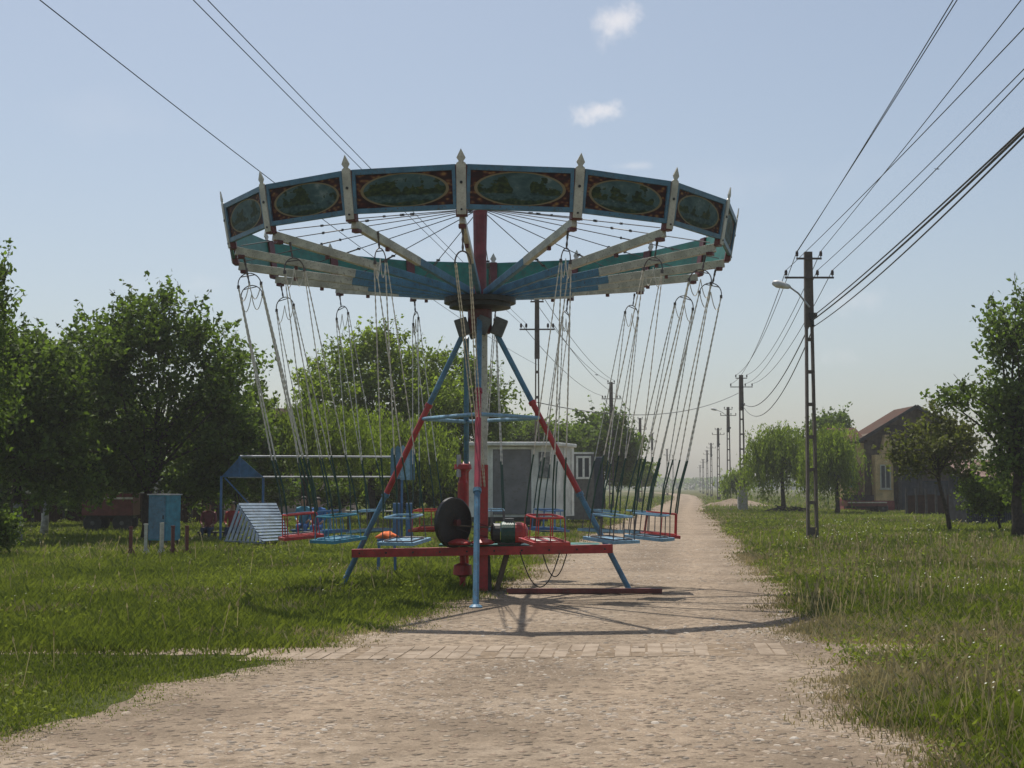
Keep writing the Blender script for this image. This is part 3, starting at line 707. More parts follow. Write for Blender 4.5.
def make_panel():
    Rm = 3.93; hw = Rm * math.sin(R(11.25)) - 0.065; ap = Rm * math.cos(R(11.25)); lean = math.tan(R(10))
    P = lambda x, z, o: Vector((x, -(ap + (z - 5.45) * lean + o), z)); z0, z1 = 5.17, 5.72
    g = MB(); g.prism([P(-hw, z0, -.02), P(hw, z0, -.02), P(hw, z1, -.02), P(-hw, z1, -.02)], [P(-hw, z0, 0), P(hw, z0, 0), P(hw, z1, 0), P(-hw, z1, 0)])
    pn = g.build('panel', M_green, car)
    g = MB(); b = 0.058
    def bar(x0, x1, a, c):
        g.prism([P(x0, a, .001), P(x1, a, .001), P(x1, c, .001), P(x0, c, .001)], [P(x0, a, .03), P(x1, a, .03), P(x1, c, .03), P(x0, c, .03)])
    bar(-hw, hw, z0, z0 + b); bar(-hw, hw, z1 - b, z1 + .012); bar(-hw, -hw + b * .8, z0 + b, z1 - b); bar(hw - b * .8, hw, z0 + b, z1 - b)
    g.build('frame', M_blue, pn)
    g = MB(); x = hw - b * .8; a, c = z0 + b, z1 - b; hh = (c - a) / 2
    g.face([P(-x, a, .006), P(x, a, .006), P(x, c, .006), P(-x, c, .006)], 0, [(-x, -hh), (x, -hh), (x, hh), (-x, hh)])
    g.build('painting', M_paint, pn)
    return pn
arm0 = make_arm(); rod0 = make_rod(); post0 = make_post(); pan0 = make_panel()
for k in range(16):
    for src, da in ((arm0, 0), (rod0, 0), (post0, 0), (pan0, R(11.25))):
        o = src if k == 0 else copy_tree(src, car)
        o.rotation_euler.z = TH[k] + da
# base works
MB().beam((-1.98, .16, .57), (2.02, -.45, .67), 0.09, 0.13).build('base_beam', M_red, car, bevel=0.005)
MB().beam((.42, -.62, .05), (2.74, -.60, .05), 0.09, 0.075).build('ground_beam', M_dred, car, bevel=0.005)
g = MB()
for i in range(6): g.box((0.62, -.10 + i * .17, .70), (2.5, .155, .03), rz=-.10)
g.build('deck', M_green, car)
for x0, x1, m in ((0.12, .16, M_dwood), (0.44, .26, M_wood)):
    MB().beam((x0, .0, .64), (x1, -.05, 0), .07, .07).build('prop', m, car)
MB().lathe([(.0, -.045), (.36, -.045), (.385, -.03), (.385, .03), (.36, .045), (.0, .045)], (-.40, -.15, 1.055), 36, 0, Vector((math.sin(R(48)), -math.cos(R(48)), 0))).lathe([(.05, -.12), (.05, .12)], (-.40, -.15, 1.055), 12, 1, Vector((math.sin(R(48)), -math.cos(R(48)), 0))).build('flywheel', [M_dark, M_dred], car)
mo = MB().lathe([(.05, 0), (.12, .02), (.155, .04), (.155, .15)], (0.17, -.12, .89), 18, 0, (1, 0, 0)).lathe([(.165, .16), (.175, .18), (.175, .36), (.165, .38)], (0.17, -.12, .89), 18, 1, (1, 0, 0)).build('motor', [M_dark, M_motor], car)
MB().lathe([(.172, .38), (.172, .46), (.14, .54), (.06, .58)], (0.17, -.12, .89), 18, 0, (1, 0, 0)).build('motor_cap', M_red, mo)
for x, z in ((-.30, .75), (0.05, .76)): MB().lathe([(.16, -.03), (.19, 0), (.12, .04), (.05, .06)], (x, -.26, z), 18).build('flange', M_red, car)
MB().lathe([(.03, 1.96), (.13, 1.95), (.14, 1.88), (.06, 1.84), (.06, 1.7), (.08, 1.66), (.08, 1.2), (.055, 1.15), (.045, .42), (.14, .38), (.15, .24), (.05, .2), (.04, 0)][::-1], (-.27, .28, 0), 18).build('jack_post', M_red, car)
MB().tube([(-.33, .2, 2.1), (-.33, .2, 1.75)], .035, 8).build('pipe', M_galv, car)
for k in range(5): MB().lathe([(.182, -.008), (.182, .008)], (.37 + k * .035, -.12, .89), 18, 0, (1, 0, 0)).build('cooling_fin', M_motor, mo)
MB().box((.45, -.12, .735), (.34, .22, .03)).box((.33, -.12, .76), (.03, .2, .06)).box((.56, -.12, .76), (.03, .2, .06)).build('foot', M_dark, mo)
MB().box((.46, -.12, 1.085), (.14, .10, .07)).build('terminal_box', M_grey, mo, bevel=.008)
for sz in (-1, 1): MB().beam((-.34, -.20, 1.055 + sz * .10), (.20, -.13, .89 + sz * .08), .035, .008).build('belt', M_tyre, car)
for t_ in [i / 9 for i in range(10)]:
    q_ = Vector((-1.98, .16, .57)).lerp(Vector((2.02, -.45, .67)), .03 + t_ * .94)
    MB().lathe([(.016, 0), (.016, .01), (.008, .016)], q_ + Vector((0, -.047, .0)), 6, 0, (-.15, -1, 0)).build('bolt', M_dark, car)
MB().tube([(-.9, -.15, 1.0), (-.5, -.2, 1.02), (.15, -.2, .98)], .013, 6).build('drive_belt', M_wood, car)
def hang(p0, p1, sag, r=.009):
    p0 = Vector(p0); p1 = Vector(p1); n = 16
    return [p0.lerp(p1, i / n) - Vector((0, 0, 4 * sag * (i / n) * (1 - i / n))) for i in range(n + 1)], r
for p0, p1, s in (((.62, -.4, .62), (1.22, -.4, .6), .52), ((.95, -.3, .66), (1.35, -.3, .66), .42)):
    pts, r = hang(p0, p1, s); MB().tube(pts, r, 5).build('cable', M_tyre, car)

# ------------------------------------------------------------ hanging seats
RS = 2.80; HOOK = Vector((0, -3.66, 4.96)); ZA = 1.21; ZB = 0.86
def seat_unit(name, cols, loc_label, full=True):
    mr, m1, m2 = cols
    root = empty(name, (CX, CY, 0), label=loc_label, cat='swing seat', group='chain swing seats hanging round the ride')
    g = MB(); ax = Vector((0, 0.82, -3.75)).normalized(); nn = Vector((0, 3.75, 0.82)).normalized()
    P = lambda s, w, t=0: HOOK + ax * s + nn * w + Vector((t, 0, 0))
    g.tube([P(0, 0), P(.05, 0)], .018, 6); g.chain(P(0.03, 0), P(.22, 0), .013, .04)
    bow = [P(.22 + .17 * (1 - math.cos(a)) , .17 * math.sin(a)) for a in [R(x) for x in range(-90, 91, 15)]]
    g.tube(bow, .0085, 6); g.tube([P(.26, -.11), P(.26, .11)], .008, 5)
    for w in (-.17, .17): g.lathe([(.022, -.025), (.022, .025)], P(.40, w), 6)
    g.build('hoop', M_ring, root)
    g = MB()
    for w in (-.085, .085):
        a = P(.40, w * 2); b = P(.36, 0); g.tube([a.lerp(b, i / 8) - Vector((0, 0, 1)) * .30 * 4 * (i / 8) * (1 - i / 8) * .8 for i in range(9)], .007, 4)
    g.build('safety_chain', M_chain, root)
    sc = Vector((0, -RS, 0)); TI = R(5); ct, st = math.cos(TI), math.sin(TI)
    def tl(p): return Vector((p[0], -RS + (p[1] + RS) * ct - (p[2] - ZA) * st, ZA + (p[1] + RS) * st + (p[2] - ZA) * ct))
    def tilt(g):
        g.v = [tuple(tl(p)) for p in g.v]; return g
    for w in (-1, 1):
        for t in (-1, 1):
            a = P(.40, w * .17, t * .012); b = tl(sc + Vector((t * .20, w * .22, ZA))); c = a.lerp(b, .76)
            MB().chain(a, c, .0085).build('chain', M_chain, root)
            MB().tube([c, c.lerp(b, .5) + Vector((0, .03, -.02)), b], .012, 6).build('hose', M_hose, root)
    # seat basket
    g = MB(); hw, hd, ht = .22, .20, .012
    loop = []
    for cx, cy, a0 in ((hd - .06, hw - .06, 0), (-hd + .06, hw - .06, 90), (-hd + .06, -hw + .06, 180), (hd - .06, -hw + .06, 270)):
        for da in (0, 30, 60, 90): loop.append(sc + Vector((cx + .06 * math.cos(R(a0 + da)), cy + .06 * math.sin(R(a0 + da)), ZA - .01)))
    g.tube(loop, .015, 6, closed=True)
    tilt(g).build('armrest', mr, root)
    g = MB()
    for x, y in ((-hd, -hw), (hd, -hw), (-hd, hw), (hd, hw), (0, hw), (0, -hw), (-hd, 0)):
        g.tube([sc + Vector((x, y, ZA - .01)), sc + Vector((x * 1.08, y * 1.08, ZB))], .008, 5)
    g.tube([Vector((sc.x + (p.x - sc.x) * 1.07, sc.y + (p.y - sc.y) * 1.07, ZB + .03)) for p in loop], .009, 5, closed=True)
    tilt(g).build('basket', M_ring if mr is M_lblue else mr, root)
    g = MB()
    for i in range(5):
        g.box(sc + Vector(((i - 2) * .098, 0, ZB + .008)), (.085, .56, .024), mi=i % 2)
    for y in (-.285, .285): g.box(sc + Vector((0, y, ZB)), (.50, .024, .045), mi=2)
    for x in (-.255, .255): g.box(sc + Vector((x, 0, ZB - .001)), (.024, .594, .044), mi=2)
    tilt(g).build('seat', [m1, m2, mr], root)
    return root
blue = (M_lblue, M_lblue, M_lblue); red = (M_red, M_red, M_red); redw = (M_red, M_red, M_cream); bluw = (M_dblue, M_lblue, M_cream); teal = (M_teal, M_teal, M_blue)
protos = {}
plan = [(1, 'rw', 'red and white striped seat just right of the motor, nearest the camera on that side'),
        (2, 'b', 'pale blue swing seat over the road, nearer of the two overlapping ones'),
        (3, 'b', 'rightmost pale blue swing seat hanging over the road'),
        (4, 'r', 'red swing seat behind the rightmost blue one'),
        (5, 'b', 'pale blue swing seat behind the red one over the road'),
        (6, 'b', 'pale blue swing seat in front of the far corner of the kiosk'),
        (7, 'bw', 'blue and white striped seat hanging behind the red and white one'),
        (8, 'b', 'pale blue swing seat hidden behind the red column'),
        (9, 'r', 'red swing seat at the back just left of the column'),
        (10, 'b', 'pale blue swing seat at the back behind the left leg'),
        (11, 'bw', 'blue and white striped seat at the back left of the ride'),
        (12, 'b', 'pale blue swing seat behind the leftmost red one'),
        (13, 'r', 'leftmost red swing seat beside the slatted shelter'),
        (14, 't', 'teal swing seat between the leftmost red seat and the left leg'),
        (15, 'b', 'pale blue swing seat in front, left of the black flywheel')]
cols = {'b': blue, 'r': red, 'rw': redw, 'bw': bluw, 't': teal}
for k, c, lab in plan:
    if c not in protos: o = protos[c] = seat_unit('chain_swing', cols[c], lab)
    else: o = copy_tree(protos[c]); o['label'] = lab
    o.rotation_euler.z = TH[k] + random.uniform(-.02, .02) + {15: .09, 14: .04}.get(k, 0)
# front hanger without seat, its chains tied back to the column
root = empty('empty_hanger', (CX, CY, 0), label='hoop and long chains without a seat tied back to the red column', cat='chain')
g = MB(); g.chain(HOOK, HOOK - Vector((0, 0, .3)), .013)
bow = [HOOK + Vector((0.10 * math.sin(a), 0.05 * math.sin(a), -.3 - .17 * (1 - math.cos(a)))) for a in [R(x) for x in range(-90, 91, 15)]]
g.tube(bow, .011, 6); g.build('hoop', M_ring, root)
for a, b in ((-.1, -.02), (-.08, .05), (.1, .06), (.08, .0)):
    MB().chain(HOOK + Vector((a, a * .5, -.47)), Vector((b + .03, -.13, 1.6)), .0075).build('chain', M_chain, root)
root.rotation_euler.z = TH[0]

# orange cloth on the ground by the seat
g = MB(); c = at(387, 536, 26)
prev = [Vector((math.cos(a * R(30)) * (.13 + .02 * math.sin(a * 2.3)), math.sin(a * R(30)) * .10, 0)) for a in range(12)]
for h, s in ((.05, 1.1), (.10, .75), (.14, .3)):
    nx = [Vector((p.x * s / 1.0, p.y * s, h + .02 * math.sin(i * 1.7))) for i, p in enumerate(prev)]
    pass
g.lathe([(.16, 0), (.19, .03), (.17, .07), (.10, .11), (.03, .12)], (0, 0, 0), 14)
for i, v in enumerate(g.v): g.v[i] = (v[0] * (1 + .25 * math.sin(i * 1.9)), v[1] * (.8 + .2 * math.cos(i * 2.3)), v[2] * (1 + .3 * math.sin(i * 2.7)))
stool = empty('small_stool', (c.x, 26, 0), label='low blue stool in the grass behind the ride under the orange bundle', cat='stool')
g2 = MB(); g2.box((0, 0, c.z - .07), (.34, .28, .04)); g2.build('seat', M_dblue, stool)
for x in (-.14, .14):
    for y in (-.11, .11): MB().beam((x, y, c.z - .09), (x * 1.15, y * 1.15, 0), .03, .03).build('leg', M_dblue, stool)
o = g.build('cloth_bundle', M_orange, smooth=True); o.location = (c.x, 26, c.z - .05)
tag(o, 'bright orange crumpled bundle beside the front left swing seat', 'bundle')

# ------------------------------------------------------------ utility poles
def pole(px, Y, ytop, style, label, group, lamp=None, wf=1.0):
    top = at(px, ytop, Y); H = top.z; X = top.x
    root = empty('utility_pole', (X, Y, 0), label=label, cat='utility pole', group=group)
    wb, wt = .44 * wf, .26 * wf; solid = H * .74
    wid = lambda z: wb + (wt - wb) * z / H
    g = MB()
    for s in (-1, 1):
        g.beam((s * (wid(0) / 2 - .06), 0, -.1), (s * (wid(solid) / 2 - .05), 0, solid), .085 * wf, .20, up=(0, 1, 0), w1=.08 * wf, h1=.18)
    z = .15
    while z < solid:
        g.box((0, 0, z), (wid(z) - .13, .16, .10 if z > .3 else .5)); z += 0.98
    g.beam((0, 0, solid - .02), (0, 0, H), wid(solid) - .003, .19, up=(0, 1, 0), w1=wt, h1=.17)
    g.build('shaft', M_conc, root)
    def arm(z, hl, xs, sz=.055):
        a = MB().box((0, -.12, z), (hl * 2, sz, sz)).build('crossarm', M_iron, root)
        for x in xs:
            MB().tube([(x, -.12, z), (x, -.12, z + .10)], .012, 5).lathe([(.03, .07), (.05, .10), (.04, .13), (.05, .16), (.035, .22), (.015, .24)], (x, -.12, z), 10, 1).build('insulator', [M_iron, M_insul], a)
    if style == 'a':
        arm(H - .22, .38, (-.36, .36)); arm(H - .80, .74, (-.70, .25, .70))
        MB().box((.1, -.14, H - 1.95), (.22, .1, .16)).box((.06, -.14, H - 2.12), (.08, .08, .3)).build('cable_clamp', M_dark, root)
    else:
        arm(H - .12, .26, (-.22, .22)); arm(H - 1.2, .68, (-.62, -.42, .42, .62))
    if lamp:
        s, zl, ln = lamp
        la = MB().tube([(0, -.12, H - zl), (s * ln * .55, -.14, H - zl + .42), (s * ln, -.16, H - zl + .62)], .028, 8).build('lamp_arm', M_galv, root)
        d = Vector((s, 0, .25)).normalized(); c = Vector((s * (ln - .05), -.16, H - zl + .60))
        MB().lathe([(.03, 0), (.07, .06), (.10, .22), (.12, .42), (.07, .55), (.02, .58)], c, 12, 0, d).build('lamp_head', M_lamp, la, smooth=True)
    return root, H
GPR = 'concrete power poles along the right verge'; GPL = 'concrete power poles along the left of the road'
PA, HA = pole(808, 42, 252, 'a', 'nearest concrete pole on the right with a white street lamp and cable fan', GPR, lamp=(-1, 1.7, .62), wf=.88)
PB, HB = pole(741, 92, 375, 'a', 'second pole on the right, standing in a pale concrete foot beside the willow', GPR)
g = MB().box((0, 0, .7), (.62, .4, 1.4)).build('concrete_foot', M_lconc, PB)
pole(728, 130, 407, 'a', 'third pole on the right carrying a small lamp on a long arm towards the road', GPR, lamp=(-1, .9, 1.1))
for px, Y, yt, lab in ((718, 168, 428, 'fourth pole on the right beyond the one with the long lamp arm'), (711, 225, 443, 'fifth pole on the right, taller of the far cluster'), (707, 262, 450, 'sixth pole on the right in the far cluster'), (703, 330, 459, 'seventh pole on the right, small and far away'), (700, 400, 465, 'last and smallest pole at the far right of the road end')):
    pole(px, Y, yt, 'a', lab, GPR)
PL, HL = pole(537, 54, 299, 'b', 'nearest pole on the left with a double crossarm seen just right of the ride column', GPL, wf=.66)
PL2, HL2 = pole(611, 98.5, 382, 'b', 'second left pole rising above the dark tree beyond the kiosk', GPL, wf=.9)
PL3, HL3 = pole(640, 146, 418, 'b', 'third pole on the left seen between the swing chains', GPL)
for px, Y, yt, lab in ((652, 187, 433, 'fourth pole on the left beside the third one'), (667, 270, 449, 'fifth pole on the left, first of a far pair'), (673, 330, 455, 'sixth and farthest pole on the left near the road end')):
    pole(px, Y, yt, 'b', lab, GPL)

# wires
def wire(p0, p1, sag, r, label, n=28):
    p0 = Vector(p0); p1 = Vector(p1); pts = []
    for i in range(n + 1):
        t = i / n; q = p0.lerp(p1, t); q.z -= 4 * sag * t * (1 - t); pts.append(tuple(q - p0))
    o = MB().tube(pts, r, 5).build('power_line', M_wire); o.location = p0
    tag(o, label, 'wire', 'overhead wires'); return o
def insp(root, H, dz, x): return Vector((root.location.x + x, root.location.y - .12, H - dz + .22))
# from the nearest right pole towards the viewer: through a known direction at the frame's edge
def fan(A, ex, ey, sag, r, label):
    yc = at(ex, ey, 1.0); tx = yc.x; tz = yc.z - EYE
    Y = 20.0
    for _ in range(12):
        u = (A.y - Y) / 50.0; z = A.z - 4 * sag * u * (1 - u); Y = (z - EYE) / tz
    Xm = tx * Y; sl = (Xm - A.x) / (Y - A.y); E = Vector((A.x + sl * (-50.0), A.y - 50.0, A.z))
    wire(A, E, sag, r, label, 60)
a1 = HA - .22 + .2; 
cl = Vector((PA.location.x + .12, PA.location.y - .15, HA - 1.95))
for A, ex, ey, s, r, lab in (
    (insp(PA, HA, .22, -.36), 957, 0, .15, .009, 'uppermost thin wire running from the near right pole out over the top edge'),
    (insp(PA, HA, .22, -.34), 953, 0, .22, .009, 'thin wire just below the uppermost one on the right'),
    (insp(PA, HA, .22, .36), 1021, 0, .15, .009, 'thin wire reaching the top right corner of the sky'),
    (insp(PA, HA, .80, -.70), 1024, 28, .3, .009, 'second thin wire below the top right corner'),
    (insp(PA, HA, .80, .25), 1024, 69, .35, .009, 'third thin wire below the top right corner'),
    (insp(PA, HA, .80, .70), 1024, 78, .4, .010, 'fourth thin wire below the top right corner'),
    (cl, 1024, 128, .35, .016, 'upper thick black cable of the bundle at the right edge'),
    (cl + Vector((-.05, 0, -.15)), 1024, 131, .45, .020, 'middle thick black cable of the bundle at the right edge'),
    (cl + Vector((0, 0, -.33)), 1024, 136, .62, .014, 'lowest cable of the bundle at the right edge')):
    fan(A, ex, ey, s, r, lab)
for i, (dz, x) in enumerate(((.22, -.36), (.22, .36), (.80, -.70), (.80, .25), (.80, .70))):
    wire(insp(PA, HA, dz, x), insp(PB, HB, dz, x), .75, .012, ('left upper', 'right upper', 'left lower', 'middle lower', 'right lower')[i] + ' thin wire sagging between the two nearest right hand poles')
wire(cl, PB.location + Vector((.1, -.15, HB - 1.9)), 1.1, .02, 'black cable sagging between the two nearest right hand poles')
wire(cl + Vector((0, 0, -.3)), PB.location + Vector((.1, -.15, HB - 2.1)), 1.5, .018, 'lowest black cable sagging between the two nearest right hand poles')
wire(PB.location + Vector((-.2, -.1, HB - 1.2)), PL.location + Vector((0, -.12, 4.85)), .9, .018, 'black cable crossing over the road from the second right pole to the left')
# left line
for i, (x, dz) in enumerate(((-.62, 1.2), (-.42, 1.2))):
    B = insp(PL, HL, dz, x); wire(B, Vector((-5.30 + (x + .62) * .9, 7.5, B.z)), .12, .007, ('outer', 'inner')[i] + ' of the close pair of wires slanting down behind the painted panels', 60)
B = Vector((PL.location.x, PL.location.y - .1, 6.3)); wire(B, Vector((-5.45, 7.5, 6.55)), .35, .006, 'single wire slanting down from the upper left to the ride', 60)
for x, dz, s in ((-.62, 1.2, .5), (.62, 1.2, .5), (-.22, .12, .5), (.22, .12, .5)):
    wire(insp(PL, HL, dz, x), insp(PL2, HL2, dz, x), s, .012, {(-.62): 'lower left', .62: 'lower right', (-.22): 'upper left', .22: 'upper right'}[x] + ' wire between the two nearest left hand poles')
for x, dz in ((-.62, 1.2), (.62, 1.2)):
    wire(insp(PL2, HL2, dz, x), insp(PL3, HL3, dz, x), .5, .015, ('left' if x < 0 else 'right') + ' wire between the second and third left hand poles')

# birds
def bird(px, py, Y, s, label):
    c = at(px, py, Y); g = MB(); n = 8
    rings = [(-.5, .01), (-.35, .05), (-.1, .09), (.15, .085), (.32, .05), (.42, .055), (.5, .03), (.58, .005)]
    k0 = len(g.v); g.tube([(x * s, 0, 0) for x, _ in rings], 1, 8, 0, [r * s for _, r in rings])
    for sy in (-1, 1):
        g.prism([Vector((-.08, sy * .04, 0)) * s, Vector((.18, sy * .04, 0)) * s, Vector((.06, sy * .45, .10)) * s, Vector((-.14, sy * .85, .02)) * s, Vector((-.16, sy * .4, .06)) * s],
                [Vector((-.08, sy * .04, .015)) * s, Vector((.18, sy * .04, .015)) * s, Vector((.06, sy * .45, .115)) * s, Vector((-.14, sy * .85, .035)) * s, Vector((-.16, sy * .4, .075)) * s])
    g.prism([Vector((-.45, -.03, 0)) * s, Vector((-.45, .03, 0)) * s, Vector((-.7, .09, 0)) * s, Vector((-.7, -.09, 0)) * s], [Vector((-.45, -.03, .01)) * s, Vector((-.45, .03, .01)) * s, Vector((-.7, .09, .01)) * s, Vector((-.7, -.09, .01)) * s])
    o = g.build('bird', M_bird); o.location = c; o.rotation_euler = (R(12), 0, R(25)); tag(o, label, 'bird', 'flying birds')
bird(937, 169, 45, .17, 'small dark bird gliding among the wires at the upper right')
bird(597, 375, 60, .17, 'tiny bird flying in the gap right of the column above the trees')

# ------------------------------------------------------------ fairground things left
# blue cabinet
Y = 37.5; c = at(164, 545, Y); cab = empty('metal_cabinet', (c.x, Y, 0), R(-32), label='blue metal cabinet on legs standing in front of the big dark tree', cat='cabinet')
MB().box((0, 0, .78), (.66, .52, 1.20)).build('body', M_teal, cab, bevel=.01)
MB().box((0, 0, 1.395), (.72, .58, .03)).build('lid', M_galv, cab)
d = MB().box((0, -.268, .78), (.60, .015, 1.12)).box((0, -.283, 1.10), (.42, .014, .02)).box((0, -.283, 1.02), (.42, .014, .02)).build('door', M_blue, cab)
MB().box((.24, -.285, .8), (.03, .02, .10)).build('handle', M_dark, d)
for x in (-.29, .29):
    for y in (-.22, .22): MB().box((x, y, .09), (.05, .05, .18)).build('leg', M_dwood, cab)
# trestle posts in front of it
specs = [(131, 562, 528, M_dred, 'leftmost dark red stake with spread feet in the grass'), (146, 560, 525, M_cream, 'left white stake in front of the blue cabinet'), (162, 562, 524, M_cream, 'right white stake in front of the blue cabinet'), (173, 562, 527, M_dred, 'dark red stake between the white one and the rightmost'), (187, 563, 527, M_dred, 'rightmost dark red stake with spread feet')]
for px, y0, y1, m, lab in specs:
    Y = 31 + random.random() * .8; t = at(px, y1, Y); rt = empty('marker_stake', (t.x, Y, 0), random.random(), label=lab, cat='stake', group='painted stakes standing in the grass')
    MB().beam((0, 0, .02), (0, 0, t.z), .07, .07).lathe([(.05, 0), (.05, .03)], (0, 0, t.z), 8).build('shaft', m, rt)
    for a in (0, 120, 240): MB().beam((0, 0, .30), (math.cos(R(a)) * .16, math.sin(R(a)) * .16, 0), .025, .025).build('foot', m, rt)

# gabled boat swing frame
Y = 40.0
fr = empty('boat_swing_stand', (gx(242, Y), Y, 0), label='long blue frame with a triangular gable board and two long horizontal pipes', cat='ride frame')
ap = at(240, 457, Y); el = at(221, 477, Y); er = at(263, 477, Y + .4); X0 = fr.location.x
lo = lambda v: Vector((v.x - X0, v.y - Y, v.z))
a, b, c_ = lo(ap), lo(el), lo(er)
MB().prism([b + Vector((0, -.02, 0)), c_ + Vector((0, -.02, 0)), a + Vector((0, -.02, 0))], [b + Vector((0, .02, 0)), c_ + Vector((0, .02, 0)), a + Vector((0, .02, 0))]).beam(a + Vector((0, -.05, .02)), Vector((a.x, a.y - .05, c_.z)), .05, .03).build('gable_board', M_dblue, fr)
for p in (b, c_): MB().beam(p + Vector((0, .05, .03)), Vector((p.x, p.y + .05, 0)), .06, .06).build('post', M_dblue, fr)
MB().beam(b + Vector((.1, .04, -.02)), Vector((c_.x, .4, .7)), .035, .035).build('diagonal', M_dblue, fr)
e1 = lo(at(402, 457, Y + .5)); e2 = lo(at(402, 477, Y + .4)); e3 = lo(at(402, 477, Y + 1.4))
MB().tube([a + Vector((0, 0, .02)), e1], .030, 8).build('ridge_pipe', M_galv, fr)
MB().tube([c_, e2], .026, 8).build('side_pipe', M_galv, fr); MB().tube([b + Vector((0, 1, .0)), e3], .026, 8).build('side_pipe', M_galv, fr)
for p in (e1, e2, e3): MB().beam(p, Vector((p.x, p.y, 0)), .06, .06).build('post', M_dblue, fr)
for px_ in (396.5, 409.5):
    v_ = lo(at(px_, 503, Y + .3)); MB().box((v_.x, v_.y, v_.z / 2), (.20, .14, v_.z)).build('post_foot', M_dblue, fr, bevel=.01)
# board of rounded slats on the far end
g = MB(); Yb = Y + .2
for i in range(5):
    x = 393 + i * 4.9; t = at(x, 445 + abs(i - 1.6) * 1.6, Yb); bt = at(x, 480 - (1 if i < 2 else 0), Yb); w = .13
    g.prism([lo(Vector((t.x - w / 2, Yb, bt.z))), lo(Vector((t.x + w / 2, Yb, bt.z))), lo(Vector((t.x + w / 2, Yb, t.z - .05))), lo(Vector((t.x, Yb, t.z + .02))), lo(Vector((t.x - w / 2, Yb, t.z - .05)))],
            [lo(Vector((t.x - w / 2, Yb + .03, bt.z))), lo(Vector((t.x + w / 2, Yb + .03, bt.z))), lo(Vector((t.x + w / 2, Yb + .03, t.z - .05))), lo(Vector((t.x, Yb + .03, t.z + .02))), lo(Vector((t.x - w / 2, Yb + .03, t.z - .05)))], mi=0 if i in (0, 1, 4) else 1)
g.build('slat_board', [M_blue, M_lblue], fr)

# slatted shelter (lean-to of blue white slats)
Y = 37.5; sx = gx(232, Y)
sh = empty('slatted_shelter', (sx, Y, 0), label='ridged shelter of pale blue slats on the grass under the gabled frame', cat='shelter')
A = at(238, 503, Y + .9); B = at(276, 503, Y + 1.3); D = at(263, 542, Y - .5); E = at(292, 540, Y + .3); Fp = at(224, 541, Y + .4)
for v in (D, E, Fp): v.z = max(v.z, .06)
def slats(name, p00, p01, p10, p11, n, mats, w):
    g = MB()
    o = Vector((sx, Y, 0))
    for i in range(n):
        t = (i + .5) / n; u0 = p00.lerp(p10, t) - o; u1 = p01.lerp(p11, t) - o
        g.beam(u0, u1, w, .018, i % len(mats), up=(0, -.5, .8))
    for t in (0.03, .97): g.beam(p00.lerp(p01, t) - o + Vector((0, .03, -.03)), p10.lerp(p11, t) - o + Vector((0, .03, -.03)), .05, .04, 0)
    g.build(name, mats, sh)
M_silver = worn('faded_silver_blue_slats', (0.15, 0.21, 0.27), rough=0.9, amount=0.7)
slats('side_panel', A, B, D, E, 13, [M_silver], .118)
slats('end_panel', Fp, A, D, D.lerp(A, .06), 9, [M_silver], .075)

# seated people
def person(px, Y, py_top, top_m, low_m, label, facing=0.0, lean=.05):
    c = at(px, py_top, Y); s = 1.0
    root = empty('person', (c.x, Y, 0), facing, label=label, cat='person')
    zt = c.z; sh_ = max(.25, min(.55, zt - .88)) ; zs = sh_       # seat height
    J = {'pel': (0, .0, zs + .08), 'sp': (0, .02, zs + .33), 'ch': (0, .0, zs + .50), 'nk': (0, -.02, zs + .62), 'hd': (0, -.04, zs + .78), 'ht': (0, -.03, zs + .86)}
    edges = [('pel', 'sp'), ('sp', 'ch'), ('ch', 'nk'), ('nk', 'hd'), ('hd', 'ht')]
    rad = {'pel': .15, 'sp': .12, 'ch': .135, 'nk': .055, 'hd': .095, 'ht': .06}
    for k, sg in (('L', -1), ('R', 1)):
        J['s' + k] = (sg * .18, .0, zs + .54); J['e' + k] = (sg * .22, -.05, zs + .28); J['w' + k] = (sg * .14, -.26, zs + .18); J['h' + k] = (sg * .11, -.33, zs + .15)
        J['t' + k] = (sg * .09, -.02, zs + .05); J['k' + k] = (sg * .11, -.42, zs + .08); J['a' + k] = (sg * .11, -.44, .10); J['f' + k] = (sg * .12, -.58, .05)
        edges += [('ch', 's' + k), ('s' + k, 'e' + k), ('e' + k, 'w' + k), ('w' + k, 'h' + k), ('pel', 't' + k), ('t' + k, 'k' + k), ('k' + k, 'a' + k), ('a' + k, 'f' + k)]
        rad.update({'s' + k: .065, 'e' + k: .045, 'w' + k: .032, 'h' + k: .038, 't' + k: .09, 'k' + k: .065, 'a' + k: .045, 'f' + k: .04})
    names = list(J); me = bpy.data.meshes.new('b'); me.from_pydata([J[n] for n in names], [(names.index(a), names.index(b)) for a, b in edges], [])
    o = bpy.data.objects.new('tmp', me); COL.objects.link(o)
    sk = o.modifiers.new('s', 'SKIN'); o.modifiers.new('u', 'SUBSURF').levels = 2
    for i, n_ in enumerate(names):
        v = me.skin_vertices[0].data[i]; v.radius = (rad[n_], rad[n_]); v.use_root = (n_ == 'pel')
    dg = bpy.context.evaluated_depsgraph_get(); em = bpy.data.meshes.new_from_object(o.evaluated_get(dg))
    bpy.data.objects.remove(o)
    for m in (top_m, low_m, M_skin, M_dark): em.materials.append(m)
    for p in em.polygons:
        q = p.center
        p.use_smooth = True
        if q.z > zs + .62: p.material_index = 2
        elif q.z < .11: p.material_index = 3
        elif q.y < -.20 and q.z > zs + .125 : p.material_index = 2
        elif q.z < zs + .13: p.material_index = 1
        else: p.material_index = 0
    b = bpy.data.objects.new('body', em); COL.objects.link(b); b.parent = root
    MB().lathe([(.098, -.02), (.10, .03), (.085, .075), (.045, .10), (.01, .105)], (0, .0, zs + .80), 14).build('hair', M_hair, root, smooth=True)
    return zs, root
